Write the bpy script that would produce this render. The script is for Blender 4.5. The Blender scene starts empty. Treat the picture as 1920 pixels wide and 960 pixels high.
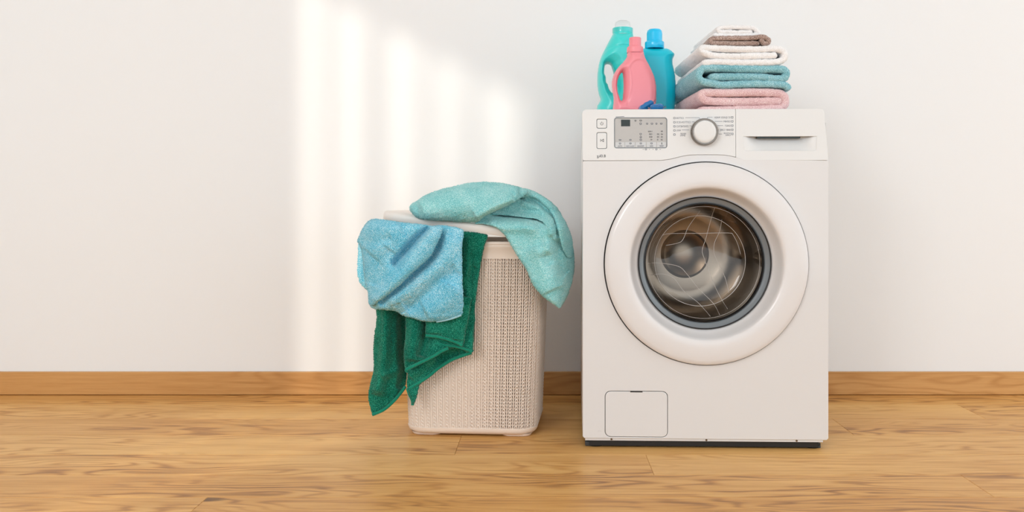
import bpy, bmesh, math, random
import numpy as np
from mathutils import Vector, Matrix
random.seed(7); RNG = np.random.default_rng(7)
R = math.radians

# ------------------------------------------------------------------ camera, light
SC = bpy.context.scene
COL = SC.collection
F, VX, VY, H = 1668.0, 1020.0, 380.0, 0.604      # focal length in px, vanishing point, eye height

cam_d = bpy.data.cameras.new('camera'); cam = bpy.data.objects.new('camera', cam_d); COL.objects.link(cam)
cam.location = (0, 0, H); cam.rotation_euler = (R(90), 0, 0)
cam_d.sensor_width = 36.0; cam_d.lens = 36.0 * F / 1920.0
cam_d.shift_x = -(VX - 960) / 1920.0; cam_d.shift_y = -(480 - VY) / 1920.0
cam_d.clip_start = 0.05
SC.camera = cam

W = bpy.data.worlds.new('world'); SC.world = W; W.use_nodes = True
bg = W.node_tree.nodes['Background']; bg.inputs[0].default_value = (0.88, 0.95, 1.0, 1); bg.inputs[1].default_value = 1.06

sd = bpy.data.lights.new('sun', 'SUN'); sun = bpy.data.objects.new('sun', sd); COL.objects.link(sun)
sd.energy = 0.95; sd.angle = R(1.6); sd.color = (1.0, 0.93, 0.80)
sun.rotation_euler = Vector((0.75, 1.0, -0.391)).to_track_quat('-Z', 'Y').to_euler()
sun.location = (-3, -3, 3)

kd = bpy.data.lights.new('window_daylight', 'AREA'); key = bpy.data.objects.new('window_daylight', kd); COL.objects.link(key)
kd.shape = 'RECTANGLE'; kd.size = 1.7; kd.size_y = 1.5; kd.energy = 41; kd.color = (0.96, 0.985, 1.0)
key.location = (-2.3, -1.6, 2.1)
key.rotation_euler = (Vector((0.35, 2.3, 0.45)) - Vector(key.location)).to_track_quat('-Z', 'Y').to_euler()

vs = SC.view_settings
vs.view_transform = 'Standard'; vs.look = 'None'; vs.gamma = 1.0; vs.use_curve_mapping = False
vs.exposure = 0.75

# ------------------------------------------------------------------ helpers
def P(px, py, Y):
    return Vector(((px - VX) * Y / F, Y, H - (py - VY) * Y / F))

def srgb(r, g, b):
    def c(v):
        v /= 255.0
        return v / 12.92 if v <= 0.04045 else ((v + 0.055) / 1.055) ** 2.4
    return (c(r), c(g), c(b), 1.0)

def link(o, parent=None):
    COL.objects.link(o)
    if parent is not None:
        o.parent = parent
    return o

def mesh_obj(name, me, mat, parent=None, smooth=True):
    if mat is not None and not me.materials:
        me.materials.append(mat)
    if smooth:
        me.polygons.foreach_set('use_smooth', [True] * len(me.polygons))
    return link(bpy.data.objects.new(name, me), parent)

def from_bm(name, bm, mat, parent=None, smooth=True, bevel=0, seg=2, angle=35):
    bmesh.ops.recalc_face_normals(bm, faces=bm.faces[:])
    me = bpy.data.meshes.new(name); bm.to_mesh(me); bm.free()
    o = mesh_obj(name, me, mat, parent, smooth)
    if bevel:
        m = o.modifiers.new('bevel', 'BEVEL'); m.width = bevel; m.segments = seg
        m.limit_method = 'ANGLE'; m.angle_limit = R(angle); m.harden_normals = False
    if smooth:
        e = o.modifiers.new('wn', 'WEIGHTED_NORMAL'); e.keep_sharp = True
    return o

def from_np(name, verts, faces, mat, parent=None, smooth=True):
    me = bpy.data.meshes.new(name)
    me.from_pydata([tuple(v) for v in np.asarray(verts).tolist()], [], [tuple(f) for f in faces])
    me.update()
    return mesh_obj(name, me, mat, parent, smooth)

def thing(name, label, cat, loc=(0, 0, 0), rz=0, group=None):
    o = bpy.data.objects.new(name, None); o.empty_display_size = 0.05
    link(o); o.location = loc; o.rotation_euler = (0, 0, rz)
    o['label'] = label; o['category'] = cat
    if group: o['group'] = group
    return o

def tag(o, label, cat, group=None):
    o['label'] = label; o['category'] = cat
    if group: o['group'] = group
    return o

def box(bm, x0, x1, y0, y1, z0, z1):
    vs_ = [bm.verts.new(p) for p in ((x0,y0,z0),(x1,y0,z0),(x1,y1,z0),(x0,y1,z0),(x0,y0,z1),(x1,y0,z1),(x1,y1,z1),(x0,y1,z1))]
    for f in ((0,3,2,1),(4,5,6,7),(0,1,5,4),(1,2,6,5),(2,3,7,6),(3,0,4,7)):
        bm.faces.new([vs_[i] for i in f])

def rrect(x0, x1, z0, z1, r, n=6):
    pts = []
    for cx, cz, a0 in ((x1-r, z1-r, 0), (x0+r, z1-r, 90), (x0+r, z0+r, 180), (x1-r, z0+r, 270)):
        for i in range(n + 1):
            a = R(a0 + 90 * i / n); pts.append((cx + r * math.cos(a), cz + r * math.sin(a)))
    return pts

def circle(cx, cz, r, n=96):
    return [(cx + r * math.cos(2*math.pi*i/n), cz + r * math.sin(2*math.pi*i/n)) for i in range(n)]

def offset_loop(lp, d, grow):
    """move a closed loop by d, inwards (grow=False) or outwards"""
    n = len(lp); ar = sum(lp[i][0]*lp[(i+1) % n][1] - lp[(i+1) % n][0]*lp[i][1] for i in range(n))
    sg = (1 if ar > 0 else -1) * (-1 if grow else 1); out = []
    for i in range(n):
        p0, p1, p2 = Vector(lp[i-1]), Vector(lp[i]), Vector(lp[(i+1) % n])
        a_, b_ = (p1-p0).normalized(), (p2-p1).normalized()
        n0, n1 = Vector((-a_.y, a_.x))*sg, Vector((-b_.y, b_.x))*sg
        m_ = (n0+n1); m_ = m_ / max(m_.dot(n0), 0.35) if m_.length > 1e-6 else n0
        out.append((p1.x + m_.x*d, p1.y + m_.y*d))
    return out

def plate(name, outer, holes, y0, y1, mat, parent, bevel=0.001, seg=2, lean=None):
    """plate with holes in the XZ plane, from y0 (front) to y1 (back), rounded front edges"""
    bm = bmesh.new(); edges = []
    for li, lp in enumerate([outer] + holes):
        steps = [(0.0, 1.0)] if not bevel else [(math.sin(a*math.pi/2), 1-math.cos(a*math.pi/2)) for a in ((0, 0.35, 0.7, 1.0) if seg > 1 else (0, 1.0))]
        rings = []
        for sn, cs in steps:
            l2 = offset_loop(lp, bevel*(1-sn), li > 0) if bevel else lp
            rings.append([bm.verts.new((p[0], y0 + bevel*cs, p[1])) for p in l2])
        rings.append([bm.verts.new((p[0], y1, p[1])) for p in lp])
        n_ = len(lp)
        for k in range(len(rings)-1):
            for i in range(n_): bm.faces.new((rings[k][i], rings[k][(i+1) % n_], rings[k+1][(i+1) % n_], rings[k+1][i]))
        v = rings[0]
        edges += [e for i in range(n_) for e in [bm.edges.get((v[i], v[(i+1) % n_]))]]
    side = set(bm.faces)
    bmesh.ops.triangle_fill(bm, edges=edges, use_beauty=True, normal=(0, -1, 0))
    if lean:
        z0, k = lean
        for v in bm.verts:
            if v.co.z > z0: v.co.y += (v.co.z - z0) * k
    return from_bm(name, bm, mat, parent, False)

def lathe(name, prof, mat, parent, axis='Y', c=(0, 0, 0), n=96, smooth=True, closed=False):
    """prof list of (r, h); revolve about axis through c"""
    verts, faces = [], []
    m = len(prof)
    for i in range(n):
        a = 2 * math.pi * i / n; ca, sa = math.cos(a), math.sin(a)
        for r, h in prof:
            if axis == 'Y': verts.append((c[0] + r * ca, c[1] + h, c[2] + r * sa))
            else: verts.append((c[0] + r * ca, c[1] + r * sa, c[2] + h))
    mm = m if closed else m - 1
    for i in range(n):
        j = (i + 1) % n
        for k in range(mm):
            k2 = (k + 1) % m
            faces.append((i*m+k, j*m+k, j*m+k2, i*m+k2))
    bm = bmesh.new()
    bv = [bm.verts.new(v) for v in verts]
    for f in faces:
        try: bm.faces.new([bv[i] for i in f])
        except ValueError: pass
    bmesh.ops.remove_doubles(bm, verts=bm.verts[:], dist=1e-6)
    bmesh.ops.recalc_face_normals(bm, faces=bm.faces[:])
    me = bpy.data.meshes.new(name); bm.to_mesh(me); bm.free()
    o = mesh_obj(name, me, mat, parent, smooth)
    es = o.modifiers.new('es', 'EDGE_SPLIT'); es.split_angle = R(38)
    return o

def catmull(pts, n=8, closed=True):
    pts = [np.array(p, float) for p in pts]; out = []
    N = len(pts)
    rng = range(N) if closed else range(N - 1)
    for i in rng:
        if closed: p0, p1, p2, p3 = pts[i-1], pts[i], pts[(i+1) % N], pts[(i+2) % N]
        else: p0, p1, p2, p3 = pts[max(i-1, 0)], pts[i], pts[i+1], pts[min(i+2, N-1)]
        for k in range(n):
            t = k / n
            out.append(0.5 * ((2*p1) + (-p0+p2)*t + (2*p0-5*p1+4*p2-p3)*t*t + (-p0+3*p1-3*p2+p3)*t**3))
    if not closed: out.append(pts[-1])
    return np.array(out)

def tube_verts(path, rad, n=6, flat=1.0):
    path = [Vector(p) for p in path]; V, Fc = [], []
    for i, p in enumerate(path):
        t = (path[min(i+1, len(path)-1)] - path[max(i-1, 0)]).normalized()
        up = Vector((0, 1, 0)) if abs(t.y) < 0.9 else Vector((1, 0, 0))
        a = t.cross(up).normalized(); b = t.cross(a).normalized()
        r = rad[i] if hasattr(rad, '__len__') else rad
        for k in range(n):
            an = 2*math.pi*k/n
            V.append(tuple(p + a * (math.cos(an)*r) + b * (math.sin(an)*r*flat)))
    L = len(path)
    for i in range(L-1):
        for k in range(n):
            k2 = (k+1) % n
            Fc.append((i*n+k, i*n+k2, (i+1)*n+k2, (i+1)*n+k))
    Fc.append(tuple(range(n))[::-1]); Fc.append(tuple((L-1)*n+k for k in range(n)))
    return V, Fc

def seg_dist(pts, poly, closed=False, signed=False):
    """distance of every point to a polyline (and the side it lies on), plus parameter along it"""
    poly = np.asarray(poly, float)
    A = poly; B = np.roll(poly, -1, 0)
    if not closed: A, B = poly[:-1], poly[1:]
    best = np.full(len(pts), 1e9); side = np.zeros(len(pts)); par = np.zeros(len(pts)); near = np.zeros_like(pts)
    M = len(A)
    for i in range(M):
        ab = B[i] - A[i]; L2 = (ab**2).sum() + 1e-12
        ap = pts - A[i]
        t = np.clip((ap @ ab) / L2, 0, 1)
        q = A[i] + t[:, None] * ab
        d = np.hypot(*(pts - q).T)
        m = d < best
        best[m] = d[m]; near[m] = q[m]; par[m] = (i + t[m]) / M
        side[m] = np.sign(ab[0]*ap[m, 1] - ab[1]*ap[m, 0])
    return best, side, par, near

def inside(pts, poly):
    x, y = pts[:, 0], pts[:, 1]; r = np.zeros(len(pts), bool)
    n = len(poly); j = n - 1
    for i in range(n):
        xi, yi = poly[i]; xj, yj = poly[j]
        if yi != yj:
            c = ((yi > y) != (yj > y)) & (x < (xj-xi)*(y-yi)/(yj-yi) + xi)
            r ^= c
        j = i
    return r

def grid_fill(loops, step):
    """regular grid cells inside loops[0] and outside the other loops; rim points snapped to the outline"""
    o = loops[0]
    x0, y0 = o.min(0) - step; x1, y1 = o.max(0) + step
    nx, ny = int((x1-x0)/step)+2, int((y1-y0)/step)+2
    gx, gy = np.meshgrid(x0 + np.arange(nx)*step, y0 + np.arange(ny)*step)
    pts = np.stack([gx.ravel(), gy.ravel()], 1)
    cc = np.stack([(gx[:-1, :-1] + step/2).ravel(), (gy[:-1, :-1] + step/2).ravel()], 1)
    ok = inside(cc, o)
    for h in loops[1:]: ok &= ~inside(cc, h)
    okg = ok.reshape(ny-1, nx-1)
    ii, jj = np.nonzero(okg)
    quads = np.stack([ii*nx+jj, ii*nx+jj+1, (ii+1)*nx+jj+1, (ii+1)*nx+jj], 1)
    cnt = np.zeros(nx*ny, int); np.add.at(cnt, quads.ravel(), 1)
    used = np.nonzero(cnt)[0]; remap = -np.ones(nx*ny, int); remap[used] = np.arange(len(used))
    p = pts[used]; q = remap[quads]; rim = cnt[used] < 4
    d = np.full(len(p), 1e9); near = np.zeros_like(p)
    for lp in loops:
        dd, _, _, nn = seg_dist(p, lp, closed=True)
        m = dd < d; d[m] = dd[m]; near[m] = nn[m]
    p[rim] = near[rim]; d[rim] = 0
    return p, q, d, rim

def two_sided(p, q, rim):
    """indices of back copies; rim points are shared"""
    n = len(p); back = np.arange(n).copy(); inner = np.nonzero(~rim)[0]
    back[inner] = n + np.arange(len(inner))
    return inner, back[q][:, ::-1]

def vnormals(V, Q):
    n = np.zeros_like(V)
    fn = np.cross(V[Q[:, 2]] - V[Q[:, 0]], V[Q[:, 3]] - V[Q[:, 1]])
    for k in range(4): np.add.at(n, Q[:, k], fn)
    return n / (np.linalg.norm(n, axis=1)[:, None] + 1e-12)

def make_vnoise(seed):
    rng = np.random.default_rng(seed); k = rng.normal(size=(24, 3)); ph = rng.uniform(0, 6.28, 24)
    def f(V, s):
        return np.sin((V * s) @ k.T + ph).sum(1) / 24**0.5
    return f

def smooth01(a, b, x):
    t = np.clip((x - a) / (b - a), 0, 1); return t*t*(3-2*t)

# ------------------------------------------------------------------ materials
def mat(name):
    m = bpy.data.materials.new(name); m.use_nodes = True
    nt = m.node_tree
    return m, nt, nt.nodes['Principled BSDF']

def plain(name, col, rough=0.4, metal=0.0, coat=0.0, bump=0.0, bscale=18, spec=0.5, sss=0.0):
    m, nt, b = mat(name)
    b.inputs['Base Color'].default_value = col; b.inputs['Roughness'].default_value = rough
    b.inputs['Metallic'].default_value = metal; b.inputs['Coat Weight'].default_value = coat
    b.inputs['Specular IOR Level'].default_value = spec
    tc = nt.nodes.new('ShaderNodeTexCoord'); nz = nt.nodes.new('ShaderNodeTexNoise')
    nz.inputs['Scale'].default_value = bscale; nz.inputs['Detail'].default_value = 3
    nt.links.new(tc.outputs['Object'], nz.inputs['Vector'])
    mr = nt.nodes.new('ShaderNodeMapRange'); mr.inputs[3].default_value = max(rough-0.015, 0.01); mr.inputs[4].default_value = rough+0.015
    nt.links.new(nz.outputs['Fac'], mr.inputs[0]); nt.links.new(mr.outputs[0], b.inputs['Roughness'])
    if bump:
        bp = nt.nodes.new('ShaderNodeBump'); bp.inputs['Strength'].default_value = bump; bp.inputs['Distance'].default_value = 0.001
        nt.links.new(nz.outputs['Fac'], bp.inputs['Height']); nt.links.new(bp.outputs[0], b.inputs['Normal'])
    if sss:
        b.inputs['Subsurface Weight'].default_value = sss; b.inputs['Subsurface Radius'].default_value = (0.01, 0.008, 0.006)
    return m

def terry(name, c0, c1, c2=None, scale=620):
    """terry cloth: deep loop colour, loop colour, light loop tips"""
    m, nt, b = mat(name)
    tc = nt.nodes.new('ShaderNodeTexCoord')
    n1 = nt.nodes.new('ShaderNodeTexNoise'); n1.inputs['Scale'].default_value = scale; n1.inputs['Detail'].default_value = 1.5
    n2 = nt.nodes.new('ShaderNodeTexNoise'); n2.inputs['Scale'].default_value = 22; n2.inputs['Detail'].default_value = 2
    nt.links.new(tc.outputs['Object'], n1.inputs['Vector']); nt.links.new(tc.outputs['Object'], n2.inputs['Vector'])
    mx = nt.nodes.new('ShaderNodeMath'); mx.operation = 'MULTIPLY_ADD'; mx.inputs[1].default_value = 0.22; 
    nt.links.new(n2.outputs['Fac'], mx.inputs[0]); 
    sb = nt.nodes.new('ShaderNodeMath'); sb.operation = 'SUBTRACT'; sb.inputs[1].default_value = 0.11
    nt.links.new(n1.outputs['Fac'], sb.inputs[0]); nt.links.new(sb.outputs[0], mx.inputs[2])
    cr = nt.nodes.new('ShaderNodeValToRGB')
    e = cr.color_ramp.elements
    e[0].position = 0.34; e[0].color = c0; e[1].position = 0.54; e[1].color = c1
    k = e.new(0.68); k.color = c2 or c1
    nt.links.new(mx.outputs[0], cr.inputs['Fac']); nt.links.new(cr.outputs['Color'], b.inputs['Base Color'])
    b.inputs['Roughness'].default_value = 1.0; b.inputs['Specular IOR Level'].default_value = 0.1
    b.inputs['Sheen Weight'].default_value = 0.18; b.inputs['Sheen Roughness'].default_value = 0.5
    bp = nt.nodes.new('ShaderNodeBump'); bp.inputs['Strength'].default_value = 0.55; bp.inputs['Distance'].default_value = 0.0016
    nt.links.new(n1.outputs['Fac'], bp.inputs['Height']); nt.links.new(bp.outputs[0], b.inputs['Normal'])
    return m

def wood(name, light, mid, dark, rough=0.42, grain=1.0, rand=True):
    """oak: long stretched grain, cathedral rings as contour bands of a stretched noise, a few knots"""
    m, nt, b = mat(name); N = nt.nodes.new; Lk = nt.links.new
    tc = N('ShaderNodeTexCoord'); oi = N('ShaderNodeObjectInfo')
    off = N('ShaderNodeVectorMath'); off.operation = 'SCALE'; off.inputs[0].default_value = (37.0, 23.0, 11.0)
    Lk(oi.outputs['Random'], off.inputs['Scale'])
    ad = N('ShaderNodeVectorMath'); ad.operation = 'ADD'
    Lk(tc.outputs['Object'], ad.inputs[0]); Lk(off.outputs[0], ad.inputs[1])
    def mapped(sx, sy, sz):
        mp = N('ShaderNodeMapping'); mp.inputs['Scale'].default_value = (sx, sy, sz); Lk(ad.outputs[0], mp.inputs['Vector']); return mp.outputs[0]
    def noise(vec, s, d=2.0, r=0.5):
        n = N('ShaderNodeTexNoise'); n.inputs['Scale'].default_value = s; n.inputs['Detail'].default_value = d; n.inputs['Roughness'].default_value = r
        Lk(vec, n.inputs['Vector']); return n.outputs['Fac']
    def mth(op, a, bb=None, c=None):
        n = N('ShaderNodeMath'); n.operation = op
        for i, v in enumerate((a, bb, c)):
            if v is None: continue
            if isinstance(v, (int, float)): n.inputs[i].default_value = v
            else: Lk(v, n.inputs[i])
        return n.outputs[0]
    # knots push the rings around them
    vo = N('ShaderNodeTexVoronoi'); vo.inputs['Scale'].default_value = 1.0; vo.inputs['Randomness'].default_value = 1.0
    Lk(mapped(1.3, 3.4, 3.4), vo.inputs['Vector'])
    kd_ = vo.outputs['Distance']
    knot_push = mth('MULTIPLY', mth('POWER', mth('SUBTRACT', 1.0, mth('MINIMUM', mth('MULTIPLY', kd_, 3.2), 1.0)), 2.0), 0.16)
    field = mth('ADD', noise(mapped(1.5, 8.5, 8.5), 0.95, 2.5, 0.45), knot_push)
    rings = mth('SINE', mth('MULTIPLY', field, 105.0))
    rings = mth('POWER', mth('MULTIPLY_ADD', rings, 0.5, 0.5), 2.2)
    ringmask = noise(mapped(0.9, 5.0, 5.0), 1.3, 2.0)
    ringmask = mth('MINIMUM', mth('MAXIMUM', mth('MULTIPLY', mth('SUBTRACT', ringmask, 0.40), 4.5), 0.0), 1.0)
    fine = noise(mapped(5.0, 150.0, 150.0), 1.0, 4.0, 0.65)
    pores = noise(mapped(26.0, 620.0, 620.0), 1.0, 2.0, 0.6)
    broad = noise(mapped(0.8, 12.0, 12.0), 1.4, 3.0)
    v = mth('MULTIPLY', mth('MULTIPLY', rings, ringmask), 0.50 * grain)
    v = mth('ADD', v, mth('MULTIPLY', mth('SUBTRACT', fine, 0.5), 0.95 * grain))
    v = mth('ADD', v, mth('MULTIPLY', mth('SUBTRACT', pores, 0.5), 0.34 * grain))
    v = mth('ADD', v, mth('MULTIPLY', mth('SUBTRACT', broad, 0.5), 0.75))
    if rand: v = mth('ADD', v, mth('MULTIPLY', mth('SUBTRACT', oi.outputs['Random'], 0.5), 0.30))
    v = mth('ADD', v, 0.24)
    cr = N('ShaderNodeValToRGB'); e = cr.color_ramp.elements
    e[0].position = 0.0; e[0].color = light; e[1].position = 1.0; e[1].color = dark
    k = e.new(0.45); k.color = mid
    Lk(v, cr.inputs['Fac'])
    # knot hearts
    kn = N('ShaderNodeTexVoronoi'); kn.inputs['Scale'].default_value = 1.0
    Lk(mapped(1.3, 3.4, 3.4), kn.inputs['Vector'])
    kf = mth('MULTIPLY', mth('MAXIMUM', mth('SUBTRACT', 0.055, mth('ADD', kd_, mth('MULTIPLY', mth('SUBTRACT', fine, 0.5), 0.09))), 0.0), 22.0)
    kf = mth('MINIMUM', kf, 0.75)
    mix = N('ShaderNodeMix'); mix.data_type = 'RGBA'
    Lk(kf, mix.inputs['Factor']); Lk(cr.outputs['Color'], mix.inputs['A']); mix.inputs['B'].default_value = srgb(70, 45, 25)
    Lk(mix.outputs['Result'], b.inputs['Base Color'])
    b.inputs['Roughness'].default_value = rough; b.inputs['Specular IOR Level'].default_value = 0.35
    bp = N('ShaderNodeBump'); bp.inputs['Strength'].default_value = 0.25; bp.inputs['Distance'].default_value = 0.0006
    Lk(fine, bp.inputs['Height']); Lk(bp.outputs[0], b.inputs['Normal'])
    return m

M = {}
M['wall'] = plain('wall_paint', srgb(239, 240, 241), 0.75, bump=0.08, bscale=260, spec=0.3)
M['ceil'] = plain('ceiling_paint', srgb(240, 239, 236), 0.8)
M['oak'] = wood('oak_floor', srgb(229, 181, 112), srgb(203, 147, 80), srgb(130, 82, 40))
M['oak_trim'] = wood('oak_trim', srgb(215, 165, 105), srgb(190, 137, 78), srgb(140, 92, 46), grain=0.6)
M['gap'] = plain('dark_joint', srgb(60, 40, 25), 0.9)
M['enamel'] = plain('white_enamel', srgb(222, 221, 221), 0.28, coat=0.3)
M['panel'] = plain('white_panel_plastic', srgb(228, 229, 229), 0.35)
M['doorw'] = plain('white_door_plastic', srgb(225, 223, 223), 0.25, coat=0.3)
M['black'] = plain('black_plastic', srgb(18, 18, 19), 0.5)
M['dgrey'] = plain('dark_grey_rubber', srgb(60, 62, 64), 0.55)
M['grey'] = plain('grey_door_trim', srgb(120, 128, 134), 0.3, coat=0.4)
M['gasket'] = plain('grey_gasket_rubber', srgb(40, 40, 40), 0.5)
M['chrome'] = plain('chrome', srgb(125, 116, 108), 0.18, metal=1.0)
M['steel'] = plain('drum_steel', srgb(200, 188, 174), 0.30, metal=1.0)
M['lcd'] = plain('display_grey', srgb(188, 187, 185), 0.35)
M['lcdbtn'] = plain('display_button_grey', srgb(205, 208, 210), 0.35)
M['lcddark'] = plain('display_dark', srgb(22, 36, 30), 0.25)
M['ink'] = plain('grey_ink', srgb(70, 80, 100), 0.6)
M['inkdark'] = plain('dark_ink', srgb(45, 48, 55), 0.6)
M['basket'] = plain('beige_basket_plastic', srgb(240, 224, 210), 0.5, sss=0.0)
M['lid'] = plain('white_lid_plastic', srgb(238, 230, 223), 0.42)
M['teal_p'] = plain('teal_plastic', srgb(60, 222, 218), 0.3, coat=0.2)
M['pink_p'] = plain('pink_plastic', srgb(246, 148, 160), 0.35, coat=0.1)
M['cyan_p'] = plain('cyan_plastic', srgb(0, 205, 230), 0.33, coat=0.1)
M['cyan_cap'] = plain('blue_cap_plastic', srgb(0, 200, 250), 0.22, coat=0.4)
M['gel'] = plain('blue_detergent_gel', srgb(0, 112, 176), 0.12, coat=0.8)

def clear(name, tint, refl, rough=0.03):
    m, nt, b = mat(name); nt.nodes.remove(b)
    out = nt.nodes['Material Output']
    tr = nt.nodes.new('ShaderNodeBsdfTransparent'); tr.inputs[0].default_value = tint
    gl = nt.nodes.new('ShaderNodeBsdfGlossy'); gl.inputs['Roughness'].default_value = rough
    fc_ = nt.nodes.new('ShaderNodeLayerWeight'); fc_.inputs['Blend'].default_value = 0.5
    pw = nt.nodes.new('ShaderNodeMath'); pw.operation = 'POWER'; pw.inputs[1].default_value = 4.0; nt.links.new(fc_.outputs['Facing'], pw.inputs[0])
    lw = nt.nodes.new('ShaderNodeMath'); lw.operation = 'MULTIPLY_ADD'; lw.inputs[1].default_value = refl; lw.inputs[2].default_value = 0.05; nt.links.new(pw.outputs[0], lw.inputs[0])
    mx = nt.nodes.new('ShaderNodeMixShader')
    nt.links.new(lw.outputs[0], mx.inputs[0]); nt.links.new(tr.outputs[0], mx.inputs[1]); nt.links.new(gl.outputs[0], mx.inputs[2])
    nt.links.new(mx.outputs[0], out.inputs['Surface'])
    return m
M['glass'] = clear('door_glass', (0.72, 0.69, 0.66, 1), 0.6)
M['clearcap'] = clear('clear_cap_plastic', (0.95, 0.97, 0.97, 1), 0.5, 0.08)
M['film'] = clear('clear_pod_film', (0.88, 0.94, 0.97, 1), 0.7, 0.1)

# ------------------------------------------------------------------ the room
WALL_Y = 2.805
XL, XR = -2.6, 3.4
def struct(name, bm, m, smooth=False):
    o = from_bm(name, bm, m, None, smooth); o['kind'] = 'structure'; return o

bm = bmesh.new(); box(bm, XL-0.15, XR, WALL_Y, WALL_Y+0.12, -0.1, 2.75)
struct('wall_back', bm, M['wall'])
bm = bmesh.new(); box(bm, XL-0.15, XR, -3.0, WALL_Y+0.12, 2.7, 2.82)
struct('ceiling', bm, M['ceil'])
# left wall with its window, outside the frame: the sun enters here
wy0, wy1, wz0, wz1 = -0.62, 0.375, 0.78, 2.29
bm = bmesh.new()
box(bm, XL-0.03, XL, -4.2, wy0, -0.1, 2.72); box(bm, XL-0.03, XL, wy1, WALL_Y, -0.1, 2.72)
box(bm, XL-0.03, XL, wy0, wy1, -0.1, wz0); box(bm, XL-0.03, XL, wy0, wy1, wz1, 2.72)
struct('wall_left', bm, M['wall'])
bm = bmesh.new()
for a, b_ in ((wy0, wy0+0.03), (wy1-0.03, wy1)): box(bm, XL-0.025, XL-0.005, a, b_, wz0, wz1)
for a, b_ in ((wz0, wz0+0.03), (wz1-0.03, wz1)): box(bm, XL-0.025, XL-0.005, wy0+0.03, wy1-0.03, a, b_)
win = struct('window_1', bm, M['enamel'])
for i, (yc, hw) in enumerate(((0.217, 0.030), (0.027, 0.045), (-0.187, 0.035), (-0.378, 0.038))):
    bm = bmesh.new(); box(bm, XL-0.018, XL-0.012, yc-hw, yc+hw, wz0+0.03, wz1-0.03)
    from_bm('glazing_bar', bm, M['enamel'], win, False)

# floor slab with its oak planks
bm = bmesh.new(); box(bm, XL, XR, -3.0, WALL_Y, -0.12, -0.0165)
floor = struct('floor', bm, M['gap'])
rows = [2.845, 2.665, 2.488, 2.312, 2.132, 1.973, 1.824]
while rows[-1] > -0.75: rows.append(rows[-1] - 0.167)
joints = {0: (-1.8, 1.75), 1: (-1.9, 1.236), 2: (-1.75, 0.806), 3: (-0.214, 1.85), 4: (-1.65, 0.244, 2.2), 5: (-1.5, 0.924), 6: (-0.69, 1.5)}
for i in range(len(rows) - 1):
    ya, yb = rows[i+1], min(rows[i], WALL_Y)
    js = joints.get(i) or tuple(XL + o_ for o_ in ((0.7 + 0.53*i) % 1.9, (0.7 + 0.53*i) % 1.9 + 2.0))
    xs = [XL] + list(js) + [XR]
    for k in range(len(xs) - 1):
        x0, x1 = xs[k] + 0.0002, xs[k+1] - 0.0002
        L, Wd, c, g = x1-x0, yb-ya, 0.0009, 0.0002
        v = [(0,g,-0.016),(L,g,-0.016),(L,Wd-g,-0.016),(0,Wd-g,-0.016),(0,g,-c),(L,g,-c),(L,Wd-g,-c),(0,Wd-g,-c),(c,g+c,0),(L-c,g+c,0),(L-c,Wd-g-c,0),(c,Wd-g-c,0)]
        f = [(0,3,2,1),(0,1,5,4),(1,2,6,5),(2,3,7,6),(3,0,4,7),(4,5,9,8),(5,6,10,9),(6,7,11,10),(7,4,8,11),(8,9,10,11)]
        o = from_np('plank', v, f, M['oak'], floor, False); o.location = (x0, ya, 0)

bm = bmesh.new(); box(bm, XL, XR, WALL_Y-0.015, WALL_Y, 0.0012, 0.0725)
o = from_bm('baseboard_back', bm, M['oak_trim'], None, True, 0.002, 2); o['kind'] = 'structure'

# ------------------------------------------------------------------ washing machine
SM = 765.1
wm = thing('washing_machine', 'white front-loading washing machine with round glass door and control panel', 'washing machine',
           ((1322-VX)*2.18/F, 2.18, 0), R(-1.8))
def lx(px): return (px - 1322) / SM
def lz(py): return (843 - py) / SM
HW = 0.2995
DCX, DCZ = lx(1323.5), lz(495)

# cabinet: open-fronted sheet-metal box with rounded upright edges
def uloop(z, inset=0.0, yb=0.55, r=0.012):
    pts = []
    x = HW - 0.001 - inset
    pts.append((-x, 0.0125, z))
    pts.append((-x, yb-r, z))
    for i in range(1, 5):
        a = R(180 - 90*i/4); pts.append((-x+r + r*math.cos(a), yb-r + r*math.sin(a), z))
    for i in range(0, 5):
        a = R(90 - 90*i/4); pts.append((x-r + r*math.cos(a), yb-r + r*math.sin(a), z))
    pts.append((x, 0.0125, z))
    return pts
lv = [uloop(0.026), uloop(0.70), uloop(0.800, 0.003)]
V = [p for l in lv for p in l]; n = len(lv[0])
Fc = [(j*n+i, j*n+i+1, j*n+n+i+1, j*n+n+i) for j in range(2) for i in range(n-1)]
o = from_np('cabinet', V, Fc, M['enamel'], wm)
s = o.modifiers.new('solid', 'SOLIDIFY'); s.thickness = 0.001
# top panel
outl = rrect(-HW+0.0065, HW-0.0065, 0.010, 0.56, 0.012)
bm = bmesh.new(); fv = [bm.verts.new((x, y, 0.797)) for x, y in outl]; fc = bm.faces.new(fv)
ex = bmesh.ops.extrude_face_region(bm, geom=[fc])
for g in ex['geom']:
    if isinstance(g, bmesh.types.BMVert): g.co.z = 0.832
from_bm('top_panel', bm, M['enamel'], wm, True, 0.003, 3)

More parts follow.
